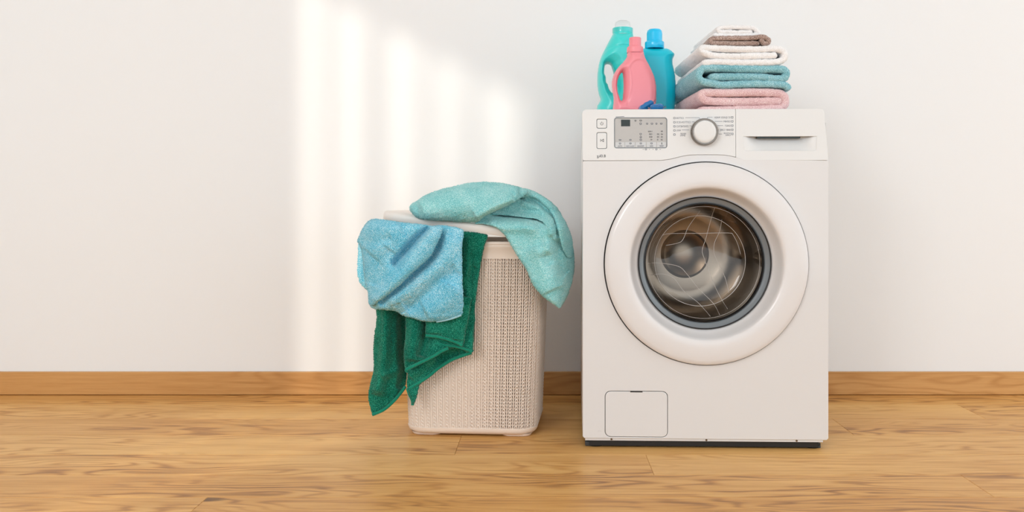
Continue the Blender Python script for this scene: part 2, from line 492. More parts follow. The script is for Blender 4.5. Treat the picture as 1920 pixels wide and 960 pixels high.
# front panel with the door hole and the filter flap hole
def seam(px):   # the seam under the control panel bows up over the door
    return 302 - 11.0 * math.exp(-((px - 1325) / 62.0)**4) if 1200 < px < 1450 else 302
zs = lambda px: lz(seam(px))
top = [(lx(px), zs(px) - 0.0003) for px in [1240, 1255, 1268, 1280, 1292, 1305, 1325, 1345, 1358, 1370, 1382, 1395]]
outer = [(-HW+0.004, 0.0245), (-HW, 0.0285), (-HW, lz(302)-0.003), (-HW+0.003, lz(302)-0.0003)] + top + [(HW-0.003, lz(302)-0.0003), (HW, lz(302)-0.003), (HW, 0.0285), (HW-0.004, 0.0245)]
fx0, fx1, fz0, fz1 = lx(1134.5), lx(1252.5), lz(821.5), lz(735)
plate('front_panel', outer, [circle(DCX, DCZ, 0.2500, 128), rrect(fx0, fx1, fz0, fz1, 0.014)], 0.0, 0.012, M['enamel'], wm, 0.0012, 3)
plate('bottom_lip', [(-HW+0.006, 0.0180), (HW-0.012, 0.0180), (HW-0.012, 0.0262), (-HW+0.006, 0.0262)], [], 0.004, 0.02, M['enamel'], wm, 0.0008)
for px in (1147, 1325, 1493):
    lathe('screw', [(0, -0.0012), (0.0022, -0.001), (0.0028, 0.001)], M['chrome'], wm, 'Y', (lx(px), 0.0035, 0.0213), 12)
# filter flap
fl = plate('filter_flap', rrect(fx0+0.0012, fx1-0.0012, fz0+0.0012, fz1-0.0012, 0.0130), [], -0.0008, 0.006, M['enamel'], wm, 0.0012, 2)
plate('flap_back', rrect(fx0-0.003, fx1+0.003, fz0-0.003, fz1+0.003, 0.015), [], 0.0125, 0.014, M['dgrey'], wm, 0)
plate('finger_notch', [(lx(1182), fz1-0.0028), (lx(1205), fz1-0.0028), (lx(1205), fz1-0.0002), (lx(1182), fz1-0.0002)], [], -0.0013, 0.004, M['black'], fl, 0.0003)

# control panel (leans back a little) and the detergent drawer front
PZ0 = lz(302) + 0.0003; PZT = lz(205)
DX = lx(1379.5)
LEAN = (PZ0, 0.035)
lower = [(lx(px), zs(px) + 0.0003) for px in [1370, 1358, 1345, 1325, 1305, 1292, 1280, 1268, 1255, 1240]]
outer = [(DX-0.0003, zs(1379)+0.0003)] + lower + [(-HW+0.003, PZ0), (-HW, PZ0+0.003), (lx(1091.5), PZT-0.010), (lx(1093), PZT-0.004), (lx(1098), PZT), (DX-0.0003, PZT)]
dx0, dx1, dz0, dz1 = lx(1152.5), lx(1251), lz(278), lz(221)
bx = [(lx(1119.5), lx(1138), lz(240.5), lz(223.5)), (lx(1119.5), lx(1138), lz(279), lz(249))]
cp = plate('control_panel', outer, [rrect(dx0, dx1, dz0, dz1, 0.006)] + [rrect(a-0.0007, b_+0.0007, c-0.0007, d+0.0007, 0.004) for a, b_, c, d in bx], 0.0, 0.014, M['panel'], wm, 0.0012, 2, LEAN)
def py_(z): return max(0, z - PZ0) * LEAN[1]          # panel surface y at height z
for i, (a, b_, c, d) in enumerate(bx):
    plate('button', rrect(a+0.0005, b_-0.0005, c+0.0005, d-0.0005, 0.0034), [], 0.0003, 0.012, M['panel'], cp, 0.0008, 2, LEAN)
    plate('button_groove', rrect(a-0.002, b_+0.002, c-0.002, d+0.002, 0.005), [], 0.0035, 0.005, M['grey'], cp, 0, 2, LEAN)
# drawer front with a scooped grip
gx0, gx1, gz0, gz1 = lx(1394), lx(1530), lz(283.5), lz(257)
dr = plate('detergent_drawer', [(DX+0.0003, zs(1382)+0.0003), (lx(1395), PZ0), (HW-0.003, PZ0), (HW, PZ0+0.003), (lx(1544.5), PZT-0.010), (lx(1543), PZT-0.004), (lx(1538), PZT), (DX+0.0003, PZT)],
           [[(gx0, gz1), (gx0+0.002, gz0+0.002), (gx0+0.006, gz0), (gx1-0.006, gz0), (gx1-0.002, gz0+0.002), (gx1, gz1)]], 0.0, 0.012, M['panel'], wm, 0.0012, 2, LEAN)
nu, nv = 28, 10; V = []; Fc = []
for j in range(nv+1):
    for i in range(nu+1):
        u, v = i/nu, j/nv
        e = min(1.0, min(u, 1-u)/0.22); e = e*e*(3-2*e)
        dep = 0.022 * e * (v ** 0.8)
        z = gz0 + (gz1-gz0) * v
        V.append((gx0 + (gx1-gx0)*u, 0.0008 + py_(z) + dep, z))
for j in range(nv):
    for i in range(nu):
        a = j*(nu+1)+i; Fc.append((a, a+1, a+nu+2, a+nu+1))
# underside lip closing the scoop at the top
b0 = len(V)
for i in range(nu+1):
    x, y, z = V[nv*(nu+1)+i]; V.append((x, 0.0012 + py_(gz1), gz1))
for i in range(nu): Fc.append((nv*(nu+1)+i, nv*(nu+1)+i+1, b0+i+1, b0+i))
o = from_np('grip_recess', V, Fc, M['panel'], dr)
es = o.modifiers.new('es', 'EDGE_SPLIT'); es.split_angle = R(40)
plate('grip_slot', [(lx(1420), gz1-0.0042), (lx(1500), gz1-0.0042), (lx(1500), gz1+0.0006), (lx(1420), gz1+0.0006)], [], 0.004+py_(gz1), 0.0246, M['lcddark'], dr, 0)

# display
dp = plate('display', rrect(dx0+0.0006, dx1-0.0006, dz0+0.0006, dz1-0.0006, 0.0055), [], 0.0012, 0.006, M['lcd'], cp, 0.0004, 1, LEAN)
plate('display_rim', rrect(dx0-0.0008, dx1+0.0008, dz0-0.0008, dz1+0.0008, 0.0065), [rrect(dx0+0.0007, dx1-0.0007, dz0+0.0007, dz1-0.0007, 0.0054)], -0.0004, 0.008, M['grey'], cp, 0.0002, 1, LEAN)
plate('lcd_window', [(lx(1165), lz(237)), (lx(1182), lz(237)), (lx(1182), lz(224.5)), (lx(1165), lz(224.5))], [], 0.0008, 0.002, M['lcddark'], dp, 0, 1, LEAN)
bxs = [1153.6, 1172, 1191.6, 1212, 1231.6, 1250]
for i in range(5):
    plate('touch_button', rrect(lx(bxs[i]+0.6), lx(bxs[i+1]-0.6), lz(277), lz(267), 0.0012), [], 0.0004, 0.003, M['lcdbtn'], dp, 0.0003, 1, LEAN)

def lettering(body, px, py, size_px, parent, m, align='LEFT', stretch=1.0, surf=0.0, mirror=True, w_px=None):
    """flat print, mirrored as in the photograph; px,py is the left (or centre) of the word's baseline"""
    cu = bpy.data.curves.new('lettering', 'FONT'); cu.body = body; cu.size = size_px / SM * 1.38; cu.resolution_u = 2
    cu.align_x = 'CENTER'; cu.align_y = 'BOTTOM_BASELINE'
    tmp = bpy.data.objects.new('lettering', cu); COL.objects.link(tmp)
    bpy.context.view_layer.update()
    dg = bpy.context.evaluated_depsgraph_get()
    me = bpy.data.meshes.new_from_object(tmp.evaluated_get(dg))
    bpy.data.objects.remove(tmp); bpy.data.curves.remove(cu)
    xs = [v.co.x for v in me.vertices]; w = (max(xs)-min(xs)) or 1
    k = (w_px / SM / w) if w_px else stretch
    cx = (max(xs)+min(xs))/2
    x0 = lx(px) + (w*k/2 if align == 'LEFT' else (-w*k/2 if align == 'RIGHT' else 0))
    for v in me.vertices:
        x = (v.co.x - cx) * k * (-1 if mirror else 1); z = lz(py) + v.co.y
        v.co = (x0 + x, surf - 0.0003 + py_(z), z)
    me.materials.clear(); me.materials.append(m)
    return mesh_obj('lettering', me, m, parent, False)

def mark(pts, w_px, parent, m, surf=0.0, name='printed_line', closed=False):
    """flat printed stroke through pixel points"""
    pts = [(lx(a), lz(b_)) for a, b_ in pts]
    if closed: pts = pts + [pts[0]]
    V, Fc = [], []; hw = w_px / SM / 2
    for i in range(len(pts)-1):
        (xa, za), (xb, zb) = pts[i], pts[i+1]; L = math.hypot(xb-xa, zb-za) or 1
        nx, nz = -(zb-za)/L*hw, (xb-xa)/L*hw
        b0 = len(V)
        for x, z in ((xa+nx, za+nz), (xb+nx, zb+nz), (xb-nx, zb-nz), (xa-nx, za-nz)): V.append((x, surf-0.0003+py_(z), z))
        Fc.append((b0, b0+1, b0+2, b0+3))
    return from_np(name, V, Fc, m, parent, False)

# programme names left and right of the knob
for t, x, y, w in (('COTTON', 1268.5, 223.6, 14), ('COTTON ECO', 1268.5, 231.4, 27), ('SYNTHETICS', 1268.5, 239.2, 22.5), ('WOOL', 1268.5, 246.8, 8.5), ('RINSE', 1276, 252.8, 10.5), ('SPIN', 1276, 256.2, 9.5)):
    lettering(t, x, y, 3.6 if y < 250 else 3.0, cp, M['ink'], 'LEFT', w_px=w)
for t, x, y, w in (("15' QUICK WASH", 1369.5, 222.6, 29.5), ('DENIM', 1369.5, 230.2, 12.5), ('DAILY', 1369.5, 238.2, 10.5), ('BABY CARE', 1369.5, 246.0, 19.5), ('OUTDOOR', 1370.0, 252.2, 13), ('CARE', 1370.0, 255.6, 9.5)):
    lettering(t, x, y, 3.6 if y < 250 else 3.0, cp, M['ink'], 'RIGHT', w_px=w)
for y in (221.8, 229.6, 237.4, 245.0, 252.8):
    mark([(1263.4, y+1.6), (1263.4, y-1.4), (1266.6, y-1.4), (1266.6, y+1.6)], 0.7, cp, M['ink'], name='programme_icon', closed=True)
for y in (220.8, 228.4, 236.4, 244.2, 252.0):
    mark([(1371.6, y+1.7), (1371.2, y-1.5), (1374.8, y-1.5), (1374.4, y+1.7)], 0.7, cp, M['ink'], name='programme_icon', closed=True)
for pts in ([(1285.5, 221.4), (1311.5, 221.4), (1313, 223.4)], [(1297.5, 229.2), (1303, 229.2)], [(1293, 236.5), (1297, 236.5)], [(1279, 244.2), (1293, 244.2)],
            [(1336.5, 220.5), (1327.5, 220.5), (1325.5, 224)], [(1355, 228.4), (1340, 228.4)], [(1356, 236.2), (1345, 236.2)], [(1348, 244.2), (1346, 244.2)], [(1354, 252), (1347.5, 252)]):
    mark(pts, 0.55, cp, M['ink'])
lettering('8.0kg', 1119.5, 295.6, 5.6, cp, M['inkdark'], 'LEFT', w_px=16.5)
mark([(1155, 219.4), (1171, 218.6)], 0.8, cp, M['ink'])
# power and start symbols
arc = [(1128.7 + 2.6*math.sin(R(a)), 231.9 - 2.6*math.cos(R(a))) for a in range(40, 321, 20)]
mark(arc, 0.7, cp, M['inkdark'], 0.0003, 'power_symbol'); mark([(1128.7, 228.0), (1128.7, 231.6)], 0.7, cp, M['inkdark'], 0.0003, 'power_symbol')
mark([(1126.4, 261), (1126.4, 266.2)], 0.8, cp, M['inkdark'], 0.0003, 'start_symbol')
mark([(1132.2, 261), (1128.0, 263.6), (1132.2, 266.2)], 0.8, cp, M['inkdark'], 0.0003, 'start_symbol', True)
# print on the display
for t, x, y, w in (('OPTION', 1163, 275.8, 7.5), ('DELAY END', 1182, 275.8, 15), ('PREWASH', 1201.5, 275.8, 12.5), ('SPIN', 1222, 275.8, 6), ('TEMP', 1241, 275.8, 8)):
    lettering(t, x, y, 2.7, dp, M['ink'], 'CENTER', w_px=w, surf=0.0003)
for t, x, y, w in (('1400', 1219.5, 248.2, 7.5), ('1200', 1220.6, 253.4, 6.5), ('800', 1220.6, 258.6, 6), ('40', 1222, 263.8, 3.5),
                   ('90', 1241.5, 248.2, 3.8), ('60', 1241.5, 253.4, 3.8), ('40', 1241.5, 258.6, 3.8), ('20', 1241.5, 263.8, 3.8),
                   ('30', 1234.5, 253.4, 4.4), ('20', 1234.5, 258.6, 4.4), ('0', 1233.5, 263.8, 2.4)):
    lettering(t, x, y, 3.0, dp, M['inkdark'], 'CENTER', w_px=w, surf=0.0011)
def icon(x, y, w, h, m=M['ink'], surf=0.0011, par=dp):
    mark([(x-w, y-h), (x-w*0.7, y+h), (x+w*0.7, y+h), (x+w, y-h)], 0.7, par, m, surf, 'display_icon', True)
for x, y, w, h in ((1163, 263, 2.0, 1.1), (1182.5, 263, 1.6, 1.3), (1201.8, 252, 1.7, 1.5), (1202, 257.8, 1.7, 1.3), (1202, 263, 1.8, 1.5),
                   (1201.8, 232.4, 1.7, 1.5), (1214, 232.4, 1.5, 1.2), (1223, 232.4, 1.9, 1.2), (1231.5, 232.4, 1.3, 1.2), (1240.5, 232.4, 1.9, 1.1), (1192, 226.6, 1.5, 1.1), (1202, 226.4, 2.0, 1.1)):
    icon(x, y, w, h, M['ink'] if y > 228 else M['inkdark'])
for x in (1163, 1182.5, 1202, 1222): icon(x, 269.6, 1.8, 1.1, surf=0.0003)
mark([(1241.3, 267.8), (1241.3, 271.6)], 1.1, dp, M['inkdark'], 0.0003, 'display_icon')
for x in (1211.5, 1231): icon(x, 280.8, 1.7, 1.1, par=cp, surf=0.0)
for a in ((1205.5, 1207.5), (1217, 1219), (1224, 1226), (1237, 1239.5)): mark([(a[0], 280.6), (a[1], 280.6)], 0.6, cp, M['ink'])

# knob
KX, KZ = lx(1320.3), lz(248.5)
kb = lathe('knob', [(0.0305, 0.004), (0.0338, 0.002), (0.0338, -0.004), (0.0325, -0.016), (0.0310, -0.0185), (0.0285, -0.0185), (0.0280, -0.016)], M['chrome'], wm, 'Y', (KX, py_(KZ), KZ), 72)
lathe('knob_cap', [(0, -0.0195), (0.020, -0.0195), (0.0240, -0.0192), (0.0262, -0.0180), (0.0282, -0.0165)], M['panel'], kb, 'Y', (KX, py_(KZ), KZ), 72)

# door
dc = (DCX, 0, DCZ)
dn = 128
dr_ = lathe('door_ring', [(0.240, 0.010), (0.2470, 0.006), (0.2476, -0.006), (0.2466, -0.0105), (0.2435, -0.0138), (0.235, -0.0162), (0.222, -0.0178), (0.205, -0.0182), (0.194, -0.0178), (0.1885, -0.0165),
                    (0.1855, -0.0135), (0.1820, -0.006), (0.1770, 0.006), (0.1715, 0.016), (0.1660, 0.0225), (0.1625, 0.0245)], M['doorw'], wm, 'Y', dc, dn)
lathe('glass_trim', [(0.1634, 0.0262), (0.1634, 0.0215), (0.1618, 0.0205), (0.1580, 0.0240), (0.1520, 0.0285), (0.1490, 0.0300), (0.1470, 0.033)], M['grey'], dr_, 'Y', dc, dn)
lathe('trim_bead', [(0.1645, 0.0250), (0.1643, 0.0190), (0.1630, 0.0180), (0.1612, 0.0190), (0.1610, 0.0250)], M['black'], dr_, 'Y', dc, dn)
lathe('inner_bead', [(0.1490, 0.031), (0.1480, 0.0275), (0.1462, 0.027), (0.1445, 0.030), (0.1440, 0.036)], M['black'], dr_, 'Y', dc, dn)
bowl = [(0.1475, 0.030), (0.1420, 0.036), (0.1370, 0.050), (0.1310, 0.072), (0.1240, 0.092), (0.1150, 0.103), (0.1020, 0.108), (0.070, 0.1115), (0.035, 0.1125), (0, 0.113)]
gl = lathe('door_glass', bowl, M['glass'], dr_, 'Y', dc, dn)
def bowl_y(r):
    for (r1, y1), (r0, y0) in zip(bowl[:-1], bowl[1:]):
        if r0 <= r <= r1: return y0 + (y1-y0)*(r-r0)/(r1-r0)
    return bowl[0][1]
# reflected lines in the door glass, modelled as thin pale tubes on the bowl
M['reflection'] = plain('glass_reflection', srgb(205, 198, 192), 0.15, coat=0.5)
def eye_local(q):      # pixel to a point on the bowl, in the machine's own axes
    inv = Matrix.Rotation(R(1.8), 4, 'Z')
    o_ = inv @ (Vector((0, 0, H)) - Vector(wm.location)); d_ = inv.to_3x3() @ (P(q[0], q[1], 1.0) - Vector((0, 0, H)))
    t0, t1 = 2.0, 2.6
    for _ in range(40):
        t = (t0+t1)/2; p = o_ + d_*t; r = math.hypot(p.x-DCX, p.z-DCZ)
        if p.y < bowl_y(r): t0 = t
        else: t1 = t
    return o_ + d_*t0
S3 = 3.693
curves = [[(590,110),(565,190),(530,320),(505,400),(515,450),(570,600),(625,720),(680,810)],
          [(640,190),(625,270),(590,350),(585,410),(600,460),(640,540),(668,610),(690,700)],
          [(130,493),(210,492),(340,515),(400,570),(480,670),(580,770),(625,850)],
          [(130,578),(230,568),(310,600),(380,690),(480,770),(560,860)],
          [(490,130),(410,240),(370,330),(330,355),(250,370)],
          [(230,300),(280,288),(500,286),(690,284),(720,300),(750,360),(770,430)]]
for c in curves:
    pp = catmull(c, 6, False)
    path = [eye_local((1180 + x/S3, 360 + y/S3)) + Vector((0, -0.0006, 0)) for x, y in pp]
    n_ = len(path); rad = [0.00055 + 0.0002*math.sin(math.pi*i/(n_-1)) for i in range(n_)]
    V, Fc = tube_verts(path, rad, 5)
    from_np('glass_reflection', V, Fc, M['reflection'], dr_)
for r_, y_, w_ in ((0.1398, 0.041, 0.0004), (0.1160, 0.1015, 0.0007)):  # bright highlight arcs of the bowl, modelled as thin pale rings
    lathe('glass_highlight', [(r_ + w_*math.cos(2*math.pi*k/8), y_ + w_*math.sin(2*math.pi*k/8)) for k in range(8)], M['reflection'], dr_, 'Y', dc, dn, closed=True)
# door hinge side clip and gasket, drum
lathe('gasket', [(0.2600, 0.0126), (0.2560, 0.020), (0.215, 0.022), (0.205, 0.030), (0.190, 0.040), (0.178, 0.055), (0.172, 0.075), (0.176, 0.10), (0.19, 0.108)], M['gasket'], wm, 'Y', dc, dn)
drum = lathe('drum', [(0.172, 0.104), (0.178, 0.101), (0.225, 0.112), (0.235, 0.122), (0.235, 0.38), (0.225, 0.402), (0.18, 0.412), (0.165, 0.405), (0.12, 0.395), (0.105, 0.402), (0.07, 0.408), (0.062, 0.392), (0.04, 0.382), (0, 0.378)], M['steel'], wm, 'Y', dc, dn)
for k in range(3):            # lifters inside the drum
    a = R(28 + 120*k)
    bm = bmesh.new(); prof = [(-0.040, 0.236), (-0.030, 0.214), (-0.012, 0.188), (0, 0.184), (0.012, 0.188), (0.030, 0.214), (0.040, 0.236)]
    ls = []
    for y, sc_ in ((0.135, 0.75), (0.15, 1.0), (0.25, 1.0), (0.36, 0.95), (0.378, 0.7)):
        ls.append([bm.verts.new((DCX + (t*math.cos(a) - r_*math.sin(a)), y + 0.0, DCZ + (t*math.sin(a) + r_*math.cos(a)))) for t, r_ in ((p0*sc_, 0.236 - (0.236-p1)*sc_) for p0, p1 in prof)])
    for i in range(4):
        for j in range(6): bm.faces.new((ls[i][j], ls[i][j+1], ls[i+1][j+1], ls[i+1][j]))
    bm.faces.new(ls[0]); bm.faces.new(ls[-1])
    from_bm('lifter', bm, M['steel'], drum, True, 0.003, 2)
V, Fc = [], []
for i in range(60):            # drum perforations
    a = 2*math.pi*i/60
    for j in range(7):
        if (i + j) % 2: continue
        y = 0.15 + 0.03*j; b0 = len(V)
        t = Vector((-math.sin(a), 0, math.cos(a))); c = Vector((DCX + 0.2342*math.cos(a), y, DCZ + 0.2342*math.sin(a)))
        for k in range(6):
            q = c + t*(0.0026*math.cos(k*math.pi/3)) + Vector((0, 0.0026*math.sin(k*math.pi/3), 0)); V.append(tuple(q))
        Fc.append(tuple(b0+k for k in range(6)))
o = from_np('perforations', V, Fc, M['black'], drum, False); o['kind'] = 'stuff'
# plinth and feet
bm = bmesh.new(); box(bm, -HW+0.016, HW-0.022, 0.010, 0.53, 0.004, 0.0215)
from_bm('base_tray', bm, M['black'], wm, False)
for sx in (-1, 1):
    for y in (0.035, 0.50):
        lathe('foot', [(0, 0), (0.020, 0), (0.022, 0.003), (0.022, 0.008), (0.012, 0.010), (0.012, 0.022)], M['black'], wm, 'Z', (sx*(HW-0.032), y, 0), 24)
bm = bmesh.new(); box(bm, -HW+0.006, -HW+0.03, 0.016, 0.05, 0.001, 0.0125); from_bm('foot_bracket', bm, M['dgrey'], wm, False, 0.002)
bm = bmesh.new(); box(bm, HW-0.042, HW-0.014, 0.016, 0.05, 0.001, 0.005); from_bm('foot_bracket', bm, M['dgrey'], wm, False, 0.001)
WMTOP = 0.832

# ------------------------------------------------------------------ laundry basket
BC = P(888, 822, 2.28); BCY = 2.28 + 0.155
BROT = R(-4.2)
bk = thing('laundry_basket', 'tall beige plastic laundry basket with knitted-look walls', 'basket', (BC.x, BCY, 0), BROT)
def brect(hx, hy, r, n=10):
    pts = []
    for cx, cy, a0 in ((hx-r, hy-r, 0), (-hx+r, hy-r, 90), (-hx+r, -hy+r, 180), (hx-r, -hy+r, 270)):
        for i in range(n):
            a = R(a0 + 90*i/(n-1)); pts.append((cx + r*math.cos(a), cy + r*math.sin(a)))
    return pts
def bdim(z):
    t = z/0.505
    hx = 0.1695 + 0.0195*t; hy = 0.146 + 0.013*t
    return hx, hy, 0.052
def bloft(name, secs, m, cap_first=False, cap_last=False, parent=bk):
    V, Fc = [], []; n = len(brect(*secs[0][:3]))
    for hx, hy, r, z in secs:
        V += [(x, y, z) for x, y in brect(hx, hy, r)]
    for i in range(len(secs)-1):
        for k in range(n): Fc.append((i*n+k, i*n+(k+1) % n, (i+1)*n+(k+1) % n, (i+1)*n+k))
    if cap_first: Fc.append(tuple(range(n))[::-1])
    if cap_last: Fc.append(tuple((len(secs)-1)*n+k for k in range(n)))
    o = from_np(name, V, Fc, m, parent)
    es = o.modifiers.new('es', 'EDGE_SPLIT'); es.split_angle = R(50)
    return o
def bs(z, d, rr=0.0): hx, hy, r = bdim(z); return (hx+d, hy+d, max(r+d+rr, 0.012), z)
ZW0, ZW1 = 0.0225, 0.4605
bloft('floor_pan', [bs(0.024, -0.0085), bs(0.012, -0.0095)], M['basket'], False, True)
bloft('base', [bs(0.006, -0.05), bs(0.0055, -0.014), bs(0.007, -0.008), bs(0.0125, -0.002), bs(0.0175, 0.0005), bs(0.0225, 0.001), bs(0.0235, -0.0005), bs(0.0235, -0.0085)], M['basket'], True)
for sx, sy in ((-1,-1),(1,-1),(-1,1),(1,1)):
    V = []; hx, hy, r = bdim(0.0)
    secs = [(0.036, 0.036, 0.020, 0.0005), (0.038, 0.038, 0.022, 0.0025), (0.041, 0.041, 0.024, 0.0085)]
    o = bloft('foot', secs, M['basket'], True); o.location = (sx*(hx-0.052), sy*(hy-0.052), 0)
bloft('rim', [bs(ZW1-0.001, -0.0085), bs(ZW1, 0.0008), bs(0.486, 0.0012), bs(0.4875, 0.0028), bs(0.4925, 0.0032), bs(0.4935, 0.002), bs(0.4965, 0.002), bs(0.4975, 0.0042), bs(0.502, 0.0046), bs(0.5045, 0.003), bs(0.505, 0.0005), bs(0.504, -0.004), bs(0.46, -0.0065)], M['basket'])
# knitted wall: straight ribs and stacked loops, too fine to pick apart
def perim(z, d, n=None):
    pts = np.array(brect(*bs(z, d)[:3], 24)); pts = np.vstack([pts, pts[:1]])
    L = np.r_[0, np.cumsum(np.hypot(*np.diff(pts, axis=0).T))]
    def at(s):
        s = (np.asarray(s) % 1.0) * L[-1]
        return np.stack([np.interp(s, L, pts[:, 0]), np.interp(s, L, pts[:, 1])], -1)
    return at, L[-1]
_, Lp = perim(0.25, 0)
NC = int(round(Lp / 0.0171)); NR = int(round((ZW1-ZW0) / 0.00865))
ph = (ZW1-ZW0)/NR
V, Fc = [], []
base_at = {}
def wall_pt(s, z, d):
    key_ = round(z, 5)
    if key_ not in base_at: base_at[key_] = (perim(z, 0)[0], perim(z, -0.01)[0])
    o_, i_ = base_at[key_]
    a = o_(s); return a, i_(s)
def add_strip(path_s, path_z, width, d_edge, d_mid, wz=0.0):
    """raised strip: three points across (edge, crown, edge); path in (s, z), offsets d along the wall normal"""
    pass
# vectorised: build one column's vertex offsets (du in metres, z, d) once, then wrap round the wall
col = []; colf = []
def strip(pts, hw, depth0, depth1):
    b0 = len(col); n_ = len(pts)
    for i, (u, z, lift) in enumerate(pts):
        t = np.array(pts[min(i+1, n_-1)][:2]) - np.array(pts[max(i-1, 0)][:2]); t = t/np.hypot(*t); nrm = np.array((-t[1], t[0]))
        for k, (w_, dd) in enumerate(((-hw, depth0), (-hw*0.55, depth1*0.8+depth0*0.2), (hw*0.55, depth1*0.8+depth0*0.2), (hw, depth0))):
            col.append((u + nrm[0]*w_, z + nrm[1]*w_, dd + lift if k in (1, 2) else dd))
    for i in range(n_-1):
        for k in range(3): colf.append((b0+i*4+k, b0+(i+1)*4+k, b0+(i+1)*4+k+1, b0+i*4+k+1))
UW = Lp/NC
zz = np.linspace(ZW0, ZW1, 24)
strip([(0.0, z, 0) for z in zz], 0.0020, -0.0060, 0.0005)
for r_ in range(NR):
    z0 = ZW0 + r_*ph; c = UW/2; w_ = 0.0039
    strip([(c-w_, z0+0.0003, -0.0008), (c-w_*0.93, z0+ph*0.45, 0.0), (c-w_*0.5, z0+ph*0.86, 0.0006), (c, z0+ph*0.99, 0.0009), (c+w_*0.5, z0+ph*0.86, 0.0006), (c+w_*0.93, z0+ph*0.45, 0), (c+w_, z0+0.0003, -0.0008)], 0.00165, -0.0060, 0.0006)
    strip([(c, z0-ph*0.15, 0), (c, z0+ph*0.62, 0)], 0.0014, -0.0060, -0.0022)
    # bridge to the ribs
    strip([(0.0015, z0+0.0004, 0), (UW-0.0015, z0+0.0004, 0)], 0.0009, -0.0060, -0.0014)
col = np.array(col); colf = np.array(colf)
S = (np.arange(NC)[:, None]*UW + col[None, :, 0]) / Lp
Zc = np.repeat(col[None, :, 1], NC, 0); Dc = np.repeat(col[None, :, 2], NC, 0)
zl = np.linspace(ZW0-0.005, ZW1+0.005, 3)
# wall section varies linearly with z: interpolate two sections
aA, _ = perim(zl[0], 0); aB, _ = perim(zl[-1], 0); iA, _ = perim(zl[0], -0.01); iB, _ = perim(zl[-1], -0.01)
t = ((Zc - zl[0])/(zl[-1]-zl[0]))[..., None]
po = aA(S)*(1-t) + aB(S)*t; pi_ = iA(S)*(1-t) + iB(S)*t
xy = po + (po - pi_)/0.01*Dc[..., None]
V = np.concatenate([xy, Zc[..., None]], -1).reshape(-1, 3)
Fq = (colf[None] + (np.arange(NC)*len(col))[:, None, None]).reshape(-1, 4)
o = from_np('weave', V, Fq.tolist(), M['basket'], bk); o['kind'] = 'stuff'
o['label'] = 'fine knit pattern of stacked loops and ribs'

# lid: tipped up to the left, resting on the towels and the right rim
LCp = P(868, 431.5, 2.415)
lid = thing('basket_lid', 'white plastic basket lid lying tilted over the towels', 'lid', (LCp.x, 2.418, 0.5468))
lid.rotation_euler = (R(0.0), R(7.6), BROT)
bloft('lid_top', [(0.190, 0.158, 0.055, -0.011), (0.1925, 0.1605, 0.056, -0.0075), (0.1925, 0.1605, 0.056, 0.004), (0.191, 0.159, 0.056, 0.0095), (0.186, 0.154, 0.054, 0.012), (0.150, 0.120, 0.04, 0.0135)], M['lid'], False, True, lid)
bloft('lid_skirt', [(0.190, 0.158, 0.055, -0.0108), (0.1865, 0.1545, 0.053, -0.0108), (0.1865, 0.1545, 0.053, 0.006)], M['lid'], False, True, lid)

# ------------------------------------------------------------------ towels hanging on the basket
def folds(pts, spec):
    """sum of fold profiles: (polyline px, amplitude m towards the viewer, width on the right side, width on the left side)"""
    out = np.zeros(len(pts))
    for poly, amp, w1, w2 in spec:
        pl = catmull(poly, 6, False)
        d, sd_, par, _ = seg_dist(pts, pl)
        w = np.where(sd_ < 0, w1, w2)
        taper = smooth01(0.0, 0.10, par) * smooth01(1.0, 0.90, par) * 0.85 + 0.15
        out += amp * np.exp(-(d/w)**2) * taper
    return out

def cloth(pieces, seed, pile=0.0011, step=1.15):
    """pieces: (outline px, base depth fn, fold spec, half thickness m, rounding px, raw corners) -> one joined mesh"""
    AV, AF = [], []; off = 0; vn = make_vnoise(seed); rng = np.random.default_rng(seed)
    for outl, base, spec, T, RP in pieces:
        o_ = catmull(outl, 5)
        p, q, d, rim = grid_fill([o_], step)
        b_ = base(p[:, 0], p[:, 1]) - folds(p, spec)
        tt = T*np.sqrt(1 - (1 - np.clip(d/RP, 0, 1))**2)
        inner, qb = two_sided(p, q, rim)
        pp = np.vstack([p, p[inner]]); Y = np.r_[b_ - tt, (b_ + tt)[inner]]
        V_ = np.stack([(pp[:, 0]-VX)*Y/F, Y, H-(pp[:, 1]-VY)*Y/F], 1)
        Q = np.vstack([q, qb])
        nrm = vnormals(V_, Q)
        if nrm[0:len(p)][~rim][:, 1].mean() > 0: nrm = -nrm; Q = Q[:, ::-1]
        dis = rng.uniform(-1, 1, len(V_))*pile + vn(V_, 260)*pile*0.35 + vn(V_, 60)*0.0008
        V_ = V_ + nrm*dis[:, None]
        V_ += rng.normal(size=V_.shape)*pile*0.18
        AV.append(V_); AF.append(Q + off); off += len(V_)
    return np.vstack(AV), np.vstack(AF).tolist()

def C6(x, y): return (680 + x/4.3636, 570 + y/4.3636)     # crop readings to photo pixels
def C7(x, y): return (660 + x/4.3625, 400 + y/4.3625)
def C8(x, y): return (760 + x/3.691, 330 + y/3.691)
def c6(*a): return [C6(*p) for p in a]
def c7(*a): return [C7(*p) for p in a]
def c8(*a): return [C8(*p) for p in a]

M['t_blue'] = terry('blue_terry', srgb(60, 164, 196), srgb(128, 208, 230), srgb(218, 242, 247))
M['t_aqua'] = terry('aqua_terry', srgb(104, 184, 188), srgb(150, 216, 216), srgb(206, 238, 236))
M['t_green'] = terry('green_terry', srgb(2, 72, 58), srgb(12, 122, 98), srgb(70, 170, 142))
M['hem_green'] = terry('green_hem', srgb(14, 112, 90), srgb(28, 138, 112), srgb(46, 154, 128), 900)
M['hem_blue'] = terry('blue_hem', srgb(130, 190, 205), srgb(165, 210, 220), None, 900)
M['hem_aqua'] = terry('aqua_hem', srgb(140, 200, 200), srgb(165, 214, 212), None, 900)

